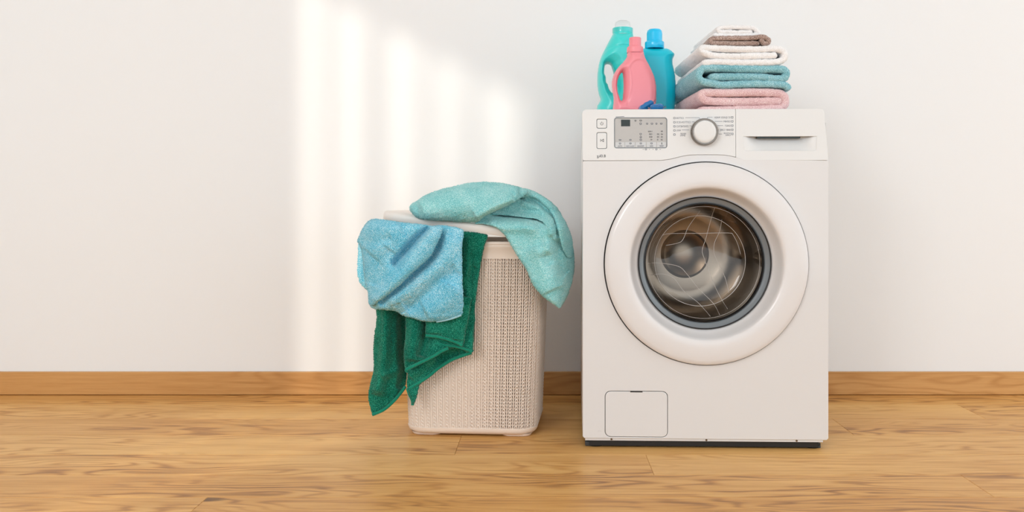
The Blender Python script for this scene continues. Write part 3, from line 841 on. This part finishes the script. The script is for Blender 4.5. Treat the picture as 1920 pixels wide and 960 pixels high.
def hem(path_px, Yfn, rad, m, parent, name='hem'):
    pp = catmull(path_px, 6, False)
    path = [P(x, y, Yfn(x, y)) for x, y in pp]
    V_, F_ = tube_verts(path, rad*1.35, 8, 0.6)
    return from_np(name, V_, F_, m, parent)

# --- green towel, under the blue one
bG1 = lambda x, y: 2.262 + 0.010*np.sin((x-690)/22.0) + np.clip((x-738)/22, 0, 1)**2*0.045 + 0*y
bG2 = lambda x, y: 2.236 - 0.022*np.clip((y-600)/70, 0, 1) + 0.012*np.clip((x-800)/60, 0, 1)
bG3 = lambda x, y: 2.258 - 0.012*np.clip((y-690)/50, 0, 1) + 0*x
bG4 = lambda x, y: 2.217 + 0*x
bG5 = lambda x, y: 2.256 - np.clip((y-450)/100, 0, 1)*0.008 + 0*x
g1 = c6((125,-60),(112,120),(98,250),(88,400),(84,540),(60,660),(43,740),(52,820),(78,908),(95,908),(170,868),(250,800),(310,730),(352,672),(362,600),(362,450),(362,250),(362,60),(362,-60))
g2 = c6((352,-40),(352,90),(345,260),(336,400),(338,470),(352,540),(372,536),(440,500),(520,462),(590,425),(640,393),(700,368),(760,362),(830,372),(890,395),(902,380),(905,250),(905,50),(700,-40),(500,-60))
g3 = c6((360,480),(372,560),(362,640),(366,690),(378,730),(396,768),(405,795),(402,822),(412,832),(425,815),(440,775),(458,690),(470,660),(540,600),(620,530),(720,465),(800,432),(890,402),(900,370),(700,330),(500,380))
g4 = c6((520,60),(514,180),(512,250),(530,268),(600,275),(690,296),(760,322),(812,345),(830,320),(845,220),(870,100),(885,0),(870,-60),(600,-40))
g4b = c6((575,255),(572,290),(580,315),(600,330),(660,338),(730,345),(806,348),(815,330),(760,300),(660,262))
g5 = [(864, 434), (872, 433), (893, 436), (910, 439), (915, 443), (911, 455), (905, 475), (900, 505), (894, 545), (890, 585), (889, 620), (888, 650), (884, 660), (868, 655), (856, 600), (854, 500), (856, 450)]
gp = [(g1, bG1, [(c6((190,0),(180,250),(170,480),(110,760)), 0.026, 13, 11), (c6((310,20),(320,300),(330,560),(300,700)), -0.016, 7, 7), (c6((150,600),(240,560),(330,520)), 0.010, 7, 7)], 0.007, 7),
      (g2, bG2, [(c6((420,0),(410,250),(400,480)), 0.016, 14, 11), (c6((560,60),(520,260),(470,440)), -0.020, 11, 9)], 0.006, 6),
      (g3, bG3, [(c6((380,600),(480,520),(600,440)), 0.012, 10, 9), (c6((520,530),(650,440),(800,400)), -0.008, 9, 9), (c6((372,690),(395,760),(412,820)), 0.008, 5, 4)], 0.006, 6),
      (g4b, lambda x, y: bG4(x, y) + 0.010, [], 0.005, 6),
      (g4, bG4, [(c6((600,60),(590,250)), 0.006, 14, 14), (c6((790,0),(770,200),(760,300)), 0.008, 12, 12)], 0.007, 7),
      (g5, bG5, [([(880, 440), (876, 520), (876, 640)], 0.010, 9, 9), ([(866, 560), (880, 520), (893, 500)], -0.006, 6, 6), ([(884, 470), (880, 600), (886, 650)], -0.005, 5, 5)], 0.007, 7)]
V, Fc = cloth(gp, 3, 0.0010)
gt = tag(from_np('bath_towel', V, Fc, M['t_green']), 'dark green terry towel hanging lowest from the laundry basket', 'towel', 'towels hanging from the basket')
hem(c6((78,906),(170,866),(250,798),(310,728),(350,674)), lambda x, y: 2.258, 0.0030, M['hem_green'], gt)
hem(c6((352,538),(372,528),(440,495),(520,457),(590,421),(640,389),(700,362)), lambda x, y: 2.200 + 0.012*max(0, min(1, (x-800)/60)), 0.0032, M['hem_green'], gt)
hem(c6((352,535),(358,548),(372,556)), lambda x, y: 2.206, 0.0026, M['hem_green'], gt)
hem(c6((366,690),(380,735),(400,775),(408,800),(408,828)), lambda x, y: 2.243, 0.0028, M['hem_green'], gt)
hem(c6((370,700),(420,668),(480,630),(550,582),(620,524),(720,460),(800,428),(890,398)), lambda x, y: 2.248 - 0.008*max(0, min(1, (y-690)/50)), 0.0032, M['hem_green'], gt)
hem(c6((514,258),(560,262),(620,270),(700,290),(770,316),(815,342)), lambda x, y: 2.208, 0.0030, M['hem_green'], gt)
hem(c6((588,322),(640,330),(700,340),(760,348),(850,372),(895,392)), lambda x, y: 2.222, 0.0028, M['hem_green'], gt)

# --- blue towel over the front-left corner
bB = lambda x, y: 2.205 - 0.022*np.exp(-((y-520)/90.0)**2) + np.clip((735-x)/65, 0, 1.2)**2*0.085 + np.clip((432-y)/26, 0, 1)**2*0.03
b1 = c7((140,58),(215,45),(330,62),(450,75),(560,88),(640,102),(760,100),(850,112),(905,135),(912,165),(905,260),(898,420),(903,560),(912,700),(908,790),(895,835),(820,858),(740,878),(660,890),(580,882),(490,858),(420,838),(370,808),(290,798),(200,788),(160,770),(135,735),(132,650),(118,600),(95,470),(85,340),(60,260),(42,232),(62,180),(90,120))
b2 = c7((60,240),(48,300),(42,400),(45,500),(60,560),(90,600),(135,632),(200,620),(220,450),(180,280))
b1a = c7((150,60),(215,47),(330,62),(450,75),(560,88),(640,102),(700,104),(738,116),(735,150),(700,240),(650,335),(585,405),(510,472),(430,548),(340,628),(260,690),(190,748),(155,758),(135,735),(132,650),(118,600),(95,470),(85,340),(60,260),(42,232),(62,180),(90,120))
bp_ = [(b2, lambda x, y: 2.325 + 0*x, [], 0.010, 9),
       (b1a, lambda x, y: bB(x, y) - 0.024, [(c7((645,100),(520,215),(420,325),(330,430)), -0.034, 6, 7), (c7((690,110),(560,290),(430,450),(290,600),(160,740)), 0.020, 22, 9),
                 (c7((400,100),(250,200),(130,330)), 0.014, 26, 26), (c7((330,200),(200,230),(70,235)), -0.007, 8, 10), (c7((330,300),(250,420),(180,600)), -0.010, 16, 16)], 0.010, 9),
       (b1, lambda x, y: bB(x, y) + 0.003, [(c7((690,95),(560,280),(420,450),(290,600),(150,745)), 0.044, 24, 11),
                 (c7((645,100),(520,215),(420,325),(330,430)), -0.026, 8, 8),
                 (c7((735,130),(650,335),(510,470),(340,625),(190,750)), -0.034, 9, 10),
                 (c7((860,180),(720,420),(520,620),(300,760)), 0.018, 24, 18),
                 (c7((880,470),(720,560),(560,700),(430,790)), -0.014, 12, 14),
                 (c7((850,600),(760,740),(600,830)), 0.018, 24, 24),
                 (c7((400,100),(250,200),(130,330)), 0.012, 26, 26),
                 (c7((330,200),(200,230),(70,235)), -0.005, 8, 10),
                 (c7((360,740),(375,780),(400,830)), -0.009, 8, 8)], 0.009, 9)]
V, Fc = cloth(bp_, 5, 0.0010)
bt = tag(from_np('bath_towel', V, Fc, M['t_blue']), 'sky blue terry towel draped over the left front basket corner', 'towel', 'towels hanging from the basket')
hem(c7((690,886),(760,874),(830,856),(893,832)), lambda x, y: 2.188, 0.0020, M['hem_blue'], bt)

# --- aqua towel on top of the lid, falling over the right corner
bA = lambda x, y: 2.262 + 0.05*np.clip((400-y)/55, 0, 1.2)**1.6 + 0*x
pad = c8((30,225),(38,200),(75,172),(150,128),(240,95),(340,70),(430,50),(550,42),(660,48),(740,64),(830,90),(848,110),(820,140),(760,178),(690,212),(620,243),(560,275),(505,316),(475,324),(380,320),(280,314),(180,310),(110,300),(75,290),(45,258))
drape = c8((480,328),(540,270),(700,190),(760,130),(800,92),(830,86),(900,110),(980,160),(1050,220),(1100,300),(1140,390),(1165,500),(1173,600),(1163,690),(1132,800),(1098,870),(1072,912),(1060,916),(1030,890),(940,825),(880,740),(830,640),(780,560),(730,480),(690,415),(640,368),(590,344),(530,332))
def bD(x, y):
    return 2.232 - 0.020*np.clip((y-440)/100, 0, 1) + np.clip((x-1025)/50, 0, 1.2)**2*0.11 + 0.09*smooth01(432, 392, y) + 0.03*smooth01(392, 350, y)
ap = [(drape, bD, [(c8((800,118),(905,125),(985,185),(1050,265),(1085,350),(1105,450)), 0.034, 10, 14),
                   (c8((770,170),(880,168),(960,210),(1020,275),(1048,360),(1055,430)), -0.030, 8, 8),
                   (c8((790,165),(880,205),(970,255),(1010,330),(1020,430)), 0.030, 13, 8),
                   (c8((560,262),(700,272),(820,284),(930,296),(985,320)), -0.026, 4, 6),
                   (c8((560,300),(700,310),(860,335),(940,420),(980,560)), 0.022, 14, 16),
                   (c8((930,330),(930,420),(960,520),(1010,620)), -0.014, 9, 9),
                   (c8((1060,430),(1050,560),(1080,640),(1120,680)), -0.012, 9, 10),
                   (c8((900,480),(960,640),(1030,800)), 0.014, 28, 24),
                   (c8((1130,500),(1130,640),(1100,800)), 0.010, 12, 12)], 0.009, 8),
      (c8((700,205),(750,172),(795,160),(900,206),(1000,262),(1036,330),(1048,430),(1020,440),(975,350),(925,304),(800,286),(680,272),(600,264)), lambda x, y: bD(x, y) - 0.016, [(c8((800,170),(900,212),(990,268),(1025,340)), 0.012, 14, 8)], 0.008, 8),
      (c8((795,96),(830,86),(900,110),(980,160),(1050,220),(1100,300),(1140,390),(1163,500),(1155,560),(1118,560),(1075,470),(1052,360),(1015,270),(925,172),(860,146),(800,152)), lambda x, y: bD(x, y) - 0.024, [(c8((810,118),(905,130),(985,190),(1055,270),(1095,370),(1125,500)), 0.010, 10, 10)], 0.010, 8),
      (pad, bA, [(c8((80,235),(300,190),(600,140),(800,110)), 0.034, 40, 34),
                 (c8((430,62),(560,70),(720,78)), -0.008, 7, 7),
                 (c8((480,300),(620,225),(760,155)), 0.026, 14, 12)], 0.024, 14)]
V, Fc = cloth(ap, 9, 0.0009)
at_ = tag(from_np('bath_towel', V, Fc, M['t_aqua']), 'pale aqua terry towel lying over the basket lid', 'towel', 'towels hanging from the basket')
hem(c8((1066,908),(1095,868),(1130,800)), lambda x, y: 2.300, 0.0022, M['hem_aqua'], at_)

# ------------------------------------------------------------------ things on the machine: frame
WR = Matrix.Rotation(R(-1.8), 4, 'Z')
def on_machine(px, dep, z=WMTOP):
    """world point on the machine's top whose column stands at pixel px, dep metres behind the front"""
    Y = 2.18 + dep
    return Vector(((px - VX)*Y/F, Y, z))
ZT = 0.8325

# ------------------------------------------------------------------ folded towels
def folded_towel(name, label, m, path_px, t_px, Y0, depth, seed, ztop=None, sag=0.0, xshift=0.0, dz=0.0):
    """thick sheet folded along path_px (section seen from the front), running back from Y0"""
    pp = catmull(path_px, 7, False)
    # resample evenly
    L = np.r_[0, np.cumsum(np.hypot(*np.diff(pp, axis=0).T))]
    n_ = int(L[-1]/1.6); s = np.linspace(0, L[-1], n_)
    pp = np.stack([np.interp(s, L, pp[:, 0]), np.interp(s, L, pp[:, 1])], 1)
    tan = np.gradient(pp, axis=0); tan /= np.linalg.norm(tan, axis=1)[:, None]
    nor = np.stack([-tan[:, 1], tan[:, 0]], 1)
    ns = 14
    ang = np.linspace(0, 2*np.pi, 2, endpoint=False)
    rng = np.random.default_rng(seed); vn = make_vnoise(seed)
    # section points: go along one side, round the end, back along the other side, round the start
    h = t_px/2
    endc = [pp[-1] + h*(nor[-1]*math.cos(a) + tan[-1]*math.sin(a)) for a in np.linspace(0, math.pi, 8)[1:-1]]
    stc = [pp[0] + h*(-nor[0]*math.cos(a) - tan[0]*math.sin(a)) for a in np.linspace(0, math.pi, 8)[1:-1]]
    ctr = np.vstack([pp, np.repeat(pp[-1:], 6, 0), pp[::-1], np.repeat(pp[:1], 6, 0)])
    sec = np.vstack([pp + nor*h, np.array(endc), (pp - nor*h)[::-1], np.array(stc)])
    K = len(sec)
    e = h*1.0*Y0/F
    ys = []; sc_ = []
    for a in np.linspace(0.10, 1.0, 7):
        sc_.append(math.sin(a*math.pi/2)); ys.append(e*(1-math.cos(a*math.pi/2)))
    nd = int(depth/0.0032)
    ym = np.linspace(ys[-1], depth-e, nd)[1:]
    ys = ys + list(ym) + [depth - e + e*math.sin(a*math.pi/2) for a in (0.3, 0.6, 0.9)]
    sc_ = sc_ + [1.0]*len(ym) + [math.cos(a*math.pi/2) for a in (0.3, 0.6, 0.9)]
    rowsV = []
    for y, k in zip(ys, sc_):
        q = ctr + (sec-ctr)*k
        X = (q[:, 0]-VX)*Y0/F; Z = H-(q[:, 1]-VY)*Y0/F
        rowsV.append(np.stack([X, np.full(K, Y0+y), Z], 1))
    Vv = np.vstack(rowsV); nr = len(ys)
    wob = vn(Vv*np.array([1, 0.6, 1]), 14)
    Vv[:, 1] += vn(Vv*np.array([1, 0, 1.5]), 26)*0.0018
    Vv[:, 2] += wob*0.0006
    back = np.clip((Vv[:, 1]-Y0)/depth, 0, 1)
    Vv[:, 2] -= sag*back**1.5
    Vv[:, 0] += xshift*back
    idx = np.arange(nr*K).reshape(nr, K)
    a = idx[:-1]; b_ = idx[1:]
    Q = np.stack([a, np.roll(a, -1, 1), np.roll(b_, -1, 1), b_], -1).reshape(-1, 4)
    nrm = vnormals(Vv, Q)
    # outward check
    if (nrm[:K]*np.array([0, -1, 0])).sum() < 0: nrm = -nrm; Q = Q[:, ::-1]
    Vv = Vv + nrm*(rng.uniform(-1, 1, len(Vv))*0.0007 + vn(Vv, 260)*0.0004)[:, None]
    # no caps needed at front/back beyond the rounded ends: close with fans along the sheet
    Fl = Q.tolist()
    npp = len(pp)
    for ring in (0, nr-1):
        r_ = idx[ring]
        for i in range(npp-1):
            i2 = npp + 6 + (npp-1-i)     # matching point on the other side
            f = (r_[i], r_[i+1], r_[i2-1], r_[i2])
            Fl.append(f if ring == 0 else f[::-1])
        Fl.append(tuple(r_[npp-1:npp+7])); Fl.append(tuple(r_[[*range(2*npp+5, 2*npp+12), 0]]))
    Vv[:, 2] = np.maximum(Vv[:, 2], ZT + 0.0003)
    return tag(from_np(name, Vv, Fl, m), label, 'towel', 'folded towels on the washing machine')

def C4(x, y): return (1260 + x/5.1875, 30 + y/5.1875)
def c4(*a): return [C4(*p) for p in a]
M['t_pink'] = terry('pink_terry', srgb(210, 166, 169), srgb(235, 200, 201), srgb(248, 228, 226))
M['t_teal'] = terry('dusty_teal_terry', srgb(98, 160, 172), srgb(144, 198, 208), srgb(192, 226, 231))
M['t_white'] = terry('white_terry', srgb(232, 230, 230), srgb(248, 247, 247), srgb(253, 253, 253))
M['t_taupe'] = terry('taupe_terry', srgb(132, 108, 98), srgb(178, 154, 144), srgb(214, 194, 184))
YT = 2.20
folded_towel('folded_towel', 'dusty pink folded towel at the bottom of the stack', M['t_pink'],
             c4((1040,824),(700,828),(400,822),(318,806),(296,766),(330,738),(500,740),(800,738),(1020,745),(1092,770),(1112,825),(1085,878),(1000,896),(700,905),(420,912),(300,915)), 15.5, YT, 0.33, 21, xshift=-0.012)
folded_towel('folded_towel', 'dusty teal folded towel between the pink and the large white towel', M['t_teal'],
             c4((1135,690),(1080,664),(820,656),(600,662),(500,668),(420,655),(340,642),(285,618),(268,570),(300,515),(360,500),(600,508),(850,514),(1020,512),(1100,520),(1122,560),(1095,600),(1020,606),(850,590),(600,586),(400,590)), 14.0, YT, 0.345, 22, xshift=-0.022, sag=0.012)
folded_towel('folded_towel', 'large white folded towel with three thick layers under the taupe towel', M['t_white'],
             c4((1000,380),(850,384),(620,392),(440,386),(360,372),(308,345),(300,316),(345,308),(600,320),(850,322),(1000,312),(1080,330),(1105,370),(1090,415),(1030,442),(850,450),(640,452),(440,446),(330,455)), 12.8, YT, 0.33, 23, xshift=-0.014, sag=0.006)
folded_towel('folded_towel', 'small taupe brown folded towel second from the top', M['t_taupe'],
             c4((830,264),(640,266),(460,262),(400,258),(380,240),(410,216),(600,212),(760,212),(880,200),(935,222),(945,252),(905,262),(872,238)), 9.0, YT+0.01, 0.28, 24, sag=0.002)
folded_towel('folded_towel', 'small white folded towel lying on top of the stack', M['t_white'],
             c4((770,155),(640,156),(540,152),(470,150),(452,130),(480,112),(600,106),(740,110),(800,118),(835,148),(850,170),(780,182),(600,185),(420,185)), 8.4, YT+0.02, 0.27, 25, sag=0.0, xshift=-0.012)

# ------------------------------------------------------------------ bottles
def bottle(name, loops_px, Y, half_depth, rnd, m, parent, detail=None, step=1.15, flat=0.0):
    """moulded bottle body: silhouette with its handle opening, rounded through its depth"""
    lp = [np.array(l) for l in loops_px]
    p, q, d, rim = grid_fill(lp, step)
    tt = half_depth*np.power(1 - (1 - np.clip(d/rnd, 0, 1))**2.2, 0.5)
    if detail is not None: tt = tt - detail(p, d)
    tt[rim] = 0
    inner, qb = two_sided(p, q, rim)
    pp = np.vstack([p, p[inner]]); s = np.r_[-tt, tt[inner]]
    X = (pp[:, 0]-VX)*Y/F; Z = H-(pp[:, 1]-VY)*Y/F
    V_ = np.stack([X, Y+s, Z], 1)
    Q = np.vstack([q[:, ::-1], qb[:, ::-1]])
    o = from_np(name, V_, Q.tolist(), m, parent)
    sm = o.modifiers.new('smooth', 'SMOOTH'); sm.factor = 0.5; sm.iterations = 3
    return o
def C3(x, y): return (1110 + x/5.189, 30 + y/5.189)
def c3(*a): return [C3(*p) for p in a]
def zpx(z, Y): return VY + (H - z)*F/Y
def base_at_zt(Y): return zpx(ZT + 0.0004, Y)
def cap(name, prof_px, cx_px, Y, m, parent, n=48):
    """turned cap from (radius px, y px) readings"""
    k = Y/F
    prof = [(r*k, H-(y-VY)*k) for r, y in prof_px]
    return lathe(name, prof, m, parent, 'Z', ((cx_px-VX)*k, Y, 0), n)

def foot_pts(left, right, Y, r=4):
    b = base_at_zt(Y)
    return [(right, b-r*1.6), (right-r*0.5, b-r*0.4), (right-r*1.5, b), (left+r*1.5, b), (left+r*0.5, b-r*0.4), (left, b-r*1.6)]

# teal bottle, at the back left
Yb = 2.52
tb = thing('detergent_bottle', 'turquoise detergent bottle with side handle and clear dosing cap', 'bottle', P(1158, base_at_zt(Yb), Yb))
def kid(o, par):
    o.parent = par; o.matrix_parent_inverse = Matrix.Translation(-Vector(par.location)); return o
fp = foot_pts(1118.5, 1196, Yb)
out = catmull(c3((205,168),(180,215),(140,290),(100,370),(70,450),(52,560),(50,660),(62,750),(80,810),(68,845),(48,875)), 5, False)
outer = np.vstack([out, np.array(fp[::-1]), catmull([(1196, 190), (1197, 160), (1197, 130), (1195, 105), (1192, 85), (1187.5, 66), (1187, 61)], 5, False)])
hole = catmull(c3((125,500),(128,480),(150,470),(178,478),(192,510),(208,560),(225,640),(236,700),(228,742),(195,745),(178,725),(165,700),(155,665),(138,640),(136,590),(122,560)), 4)
def tdet(p, d):
    pl = np.array(c3((105,375),(150,335),(210,318),(300,312),(420,318)))
    dd, _, _, _ = seg_dist(p, pl); return 0.0022*np.exp(-(dd/1.3)**2)
kid(bottle('bottle_body', [outer, hole], Yb, 0.048, 26, M['teal_p'], None, tdet), tb)
kid(cap('neck', [(18.5, 65), (18.5, 62.5), (19, 61.5), (19, 54), (18, 53), (15, 53)], 1167.5, Yb, M['teal_p'], None), tb)
kid(cap('clear_cap', [(19.6, 62), (19.6, 55), (19, 53.2), (14.8, 52.2), (14.4, 46), (13.2, 42), (9, 39.6), (0, 39)], 1167.5, Yb, M['clearcap'], None), tb)

# cyan bottle, behind the pink one
Yb = 2.46
cb = thing('detergent_bottle', 'bright blue detergent bottle without handle beside the towel stack', 'bottle', P(1237, base_at_zt(Yb), Yb))
right = catmull([(1245.5, 90.5), (1252, 91.5), (1259, 95.5), (1264.5, 101), (1264.3, 105), (1261.8, 110), (1261.2, 117), (1263, 128), (1265.8, 142), (1267, 160), (1266.8, 180), (1265.6, 200), (1265, 212)], 5, False)
left = right.copy(); left[:, 0] = 2*1228 - left[:, 0]; left = left[::-1]
fp = foot_pts(2*1228-1264.5, 1264.5, Yb)
outer = np.vstack([right, np.array(fp), left])
kid(bottle('bottle_body', [outer], Yb, 0.034, 22, M['cyan_p'], None), cb)
kid(cap('cap', [(17.5, 91.5), (18.2, 90.5), (18.2, 80.5), (17.6, 79), (15.2, 77.6), (14.7, 76), (14.6, 63), (13.6, 58), (11, 55.4), (7, 54.8), (0, 54.6)], 1227.2, Yb, M['cyan_cap'], None), cb)

# pink bottle in front
Yb = 2.345
pb = thing('detergent_bottle', 'pink detergent bottle with looped handle in front of the other bottles', 'bottle', P(1190, base_at_zt(Yb), Yb))
lf = catmull(c3((343,350),(335,400),(300,450),(262,490),(225,540),(200,600),(190,665),(198,740),(208,800),(205,860),(200,905)), 5, False)
rt = catmull(c3((505,350),(515,400),(545,460),(580,530),(605,590),(622,660),(628,730),(626,800),(622,860),(618,905)), 5, False)[::-1]
fp = foot_pts(1148.5, 1229, Yb)
outer = np.vstack([lf, np.array(fp[::-1]), rt])
hole = catmull(c3((290,552),(270,580),(252,625),(246,680),(252,740),(268,790),(280,822),(295,812),(300,760),(304,690),(302,620),(298,570)), 4)
def pdet(p, d):
    pl = catmull(c3((350,520),(375,470),(420,440),(475,440),(520,460),(560,530),(590,620),(602,720),(598,800),(560,880),(470,915),(340,905),(320,860),(345,800),(368,720),(372,640),(362,570)), 5)
    dd, _, _, _ = seg_dist(p, pl, closed=True); ins = inside(p, pl)
    return np.where(ins, 0.0022*smooth01(0, 3.0, dd), 0.0)
kid(bottle('bottle_body', [outer, hole], Yb, 0.034, 17, M['pink_p'], None, pdet), pb)
kid(cap('cap', [(15.2, 99.5), (15.6, 97.5), (15.6, 91.5), (14.6, 88.6), (12.6, 87.4), (11.6, 86.6), (11.2, 85), (11.2, 72.5), (10.4, 70.8), (0, 70.5)], 1190.8, Yb, M['pink_p'], None), pb)
kid(cap('collar', [(15.6, 104), (15.4, 100.6), (14.6, 99.8)], 1191.0, Yb, M['pink_p'], None), pb)

# detergent pods in front of the pink bottle
def pod(label, px, Y, size, lean, rz, seed):
    t = thing('detergent_pod', label, 'detergent pod', ((px-VX)*Y/F, Y, ZT+0.0002), rz, 'detergent pods on the washing machine')
    n_ = 22; V_, F_ = [], []
    hx, hy, hz = size
    for sgn in (1, -1):
        for j in range(n_+1):
            for i in range(n_+1):
                u, v = 2*i/n_-1, 2*j/n_-1
                k = (1-u**4)*(1-v**4)
                V_.append((u*hx*(1-0.08*v*v), v*hy*(1-0.08*u*u), sgn*hz*max(k, 0)**0.5 + 0.0006*math.sin(9*u+seed)*k))
    for s_ in range(2):
        for j in range(n_):
            for i in range(n_):
                a = s_*(n_+1)**2 + j*(n_+1)+i; f = (a, a+1, a+n_+2, a+n_+1); F_.append(f if s_ == 0 else f[::-1])
    rot = Matrix.Rotation(lean, 4, 'Y')
    V_ = [rot @ Vector(v) for v in V_]; zmin = min(v.z for v in V_)
    fl_ = []
    m_ = 28
    for k in range(m_*4):
        s = k/(m_*4)*4; e, t_ = int(s), s-int(s)
        u, v = [(-1+2*t_, -1), (1, -1+2*t_), (1-2*t_, 1), (-1, 1-2*t_)][e]
        for w_, ww in ((0.96, 0), (1.22, 1)):
            fl_.append(rot @ Vector((u*hx*w_, v*hy*w_, ww*0.0022*math.sin(s*7+seed))))
    zmin = min(zmin, min(v.z for v in fl_))
    g = from_np('gel', [(v.x, v.y, v.z-zmin) for v in V_], F_, M['gel'], t)
    K2 = m_*4
    film = from_np('film', [(v.x, v.y, v.z-zmin) for v in fl_], [(2*k, 2*((k+1) % K2), 2*((k+1) % K2)+1, 2*k+1) for k in range(K2)], M['film'], t)
    s_ = film.modifiers.new('solid', 'SOLIDIFY'); s_.thickness = 0.0006
    return t
pod('blue gel detergent pod tilted up against the pink bottle', 1211, 2.252, (0.021, 0.017, 0.0095), R(-32), R(8), 1)
pod('blue gel detergent pod lying flat beside the tilted pod', 1232, 2.222, (0.018, 0.016, 0.0085), R(-3), R(-12), 4)
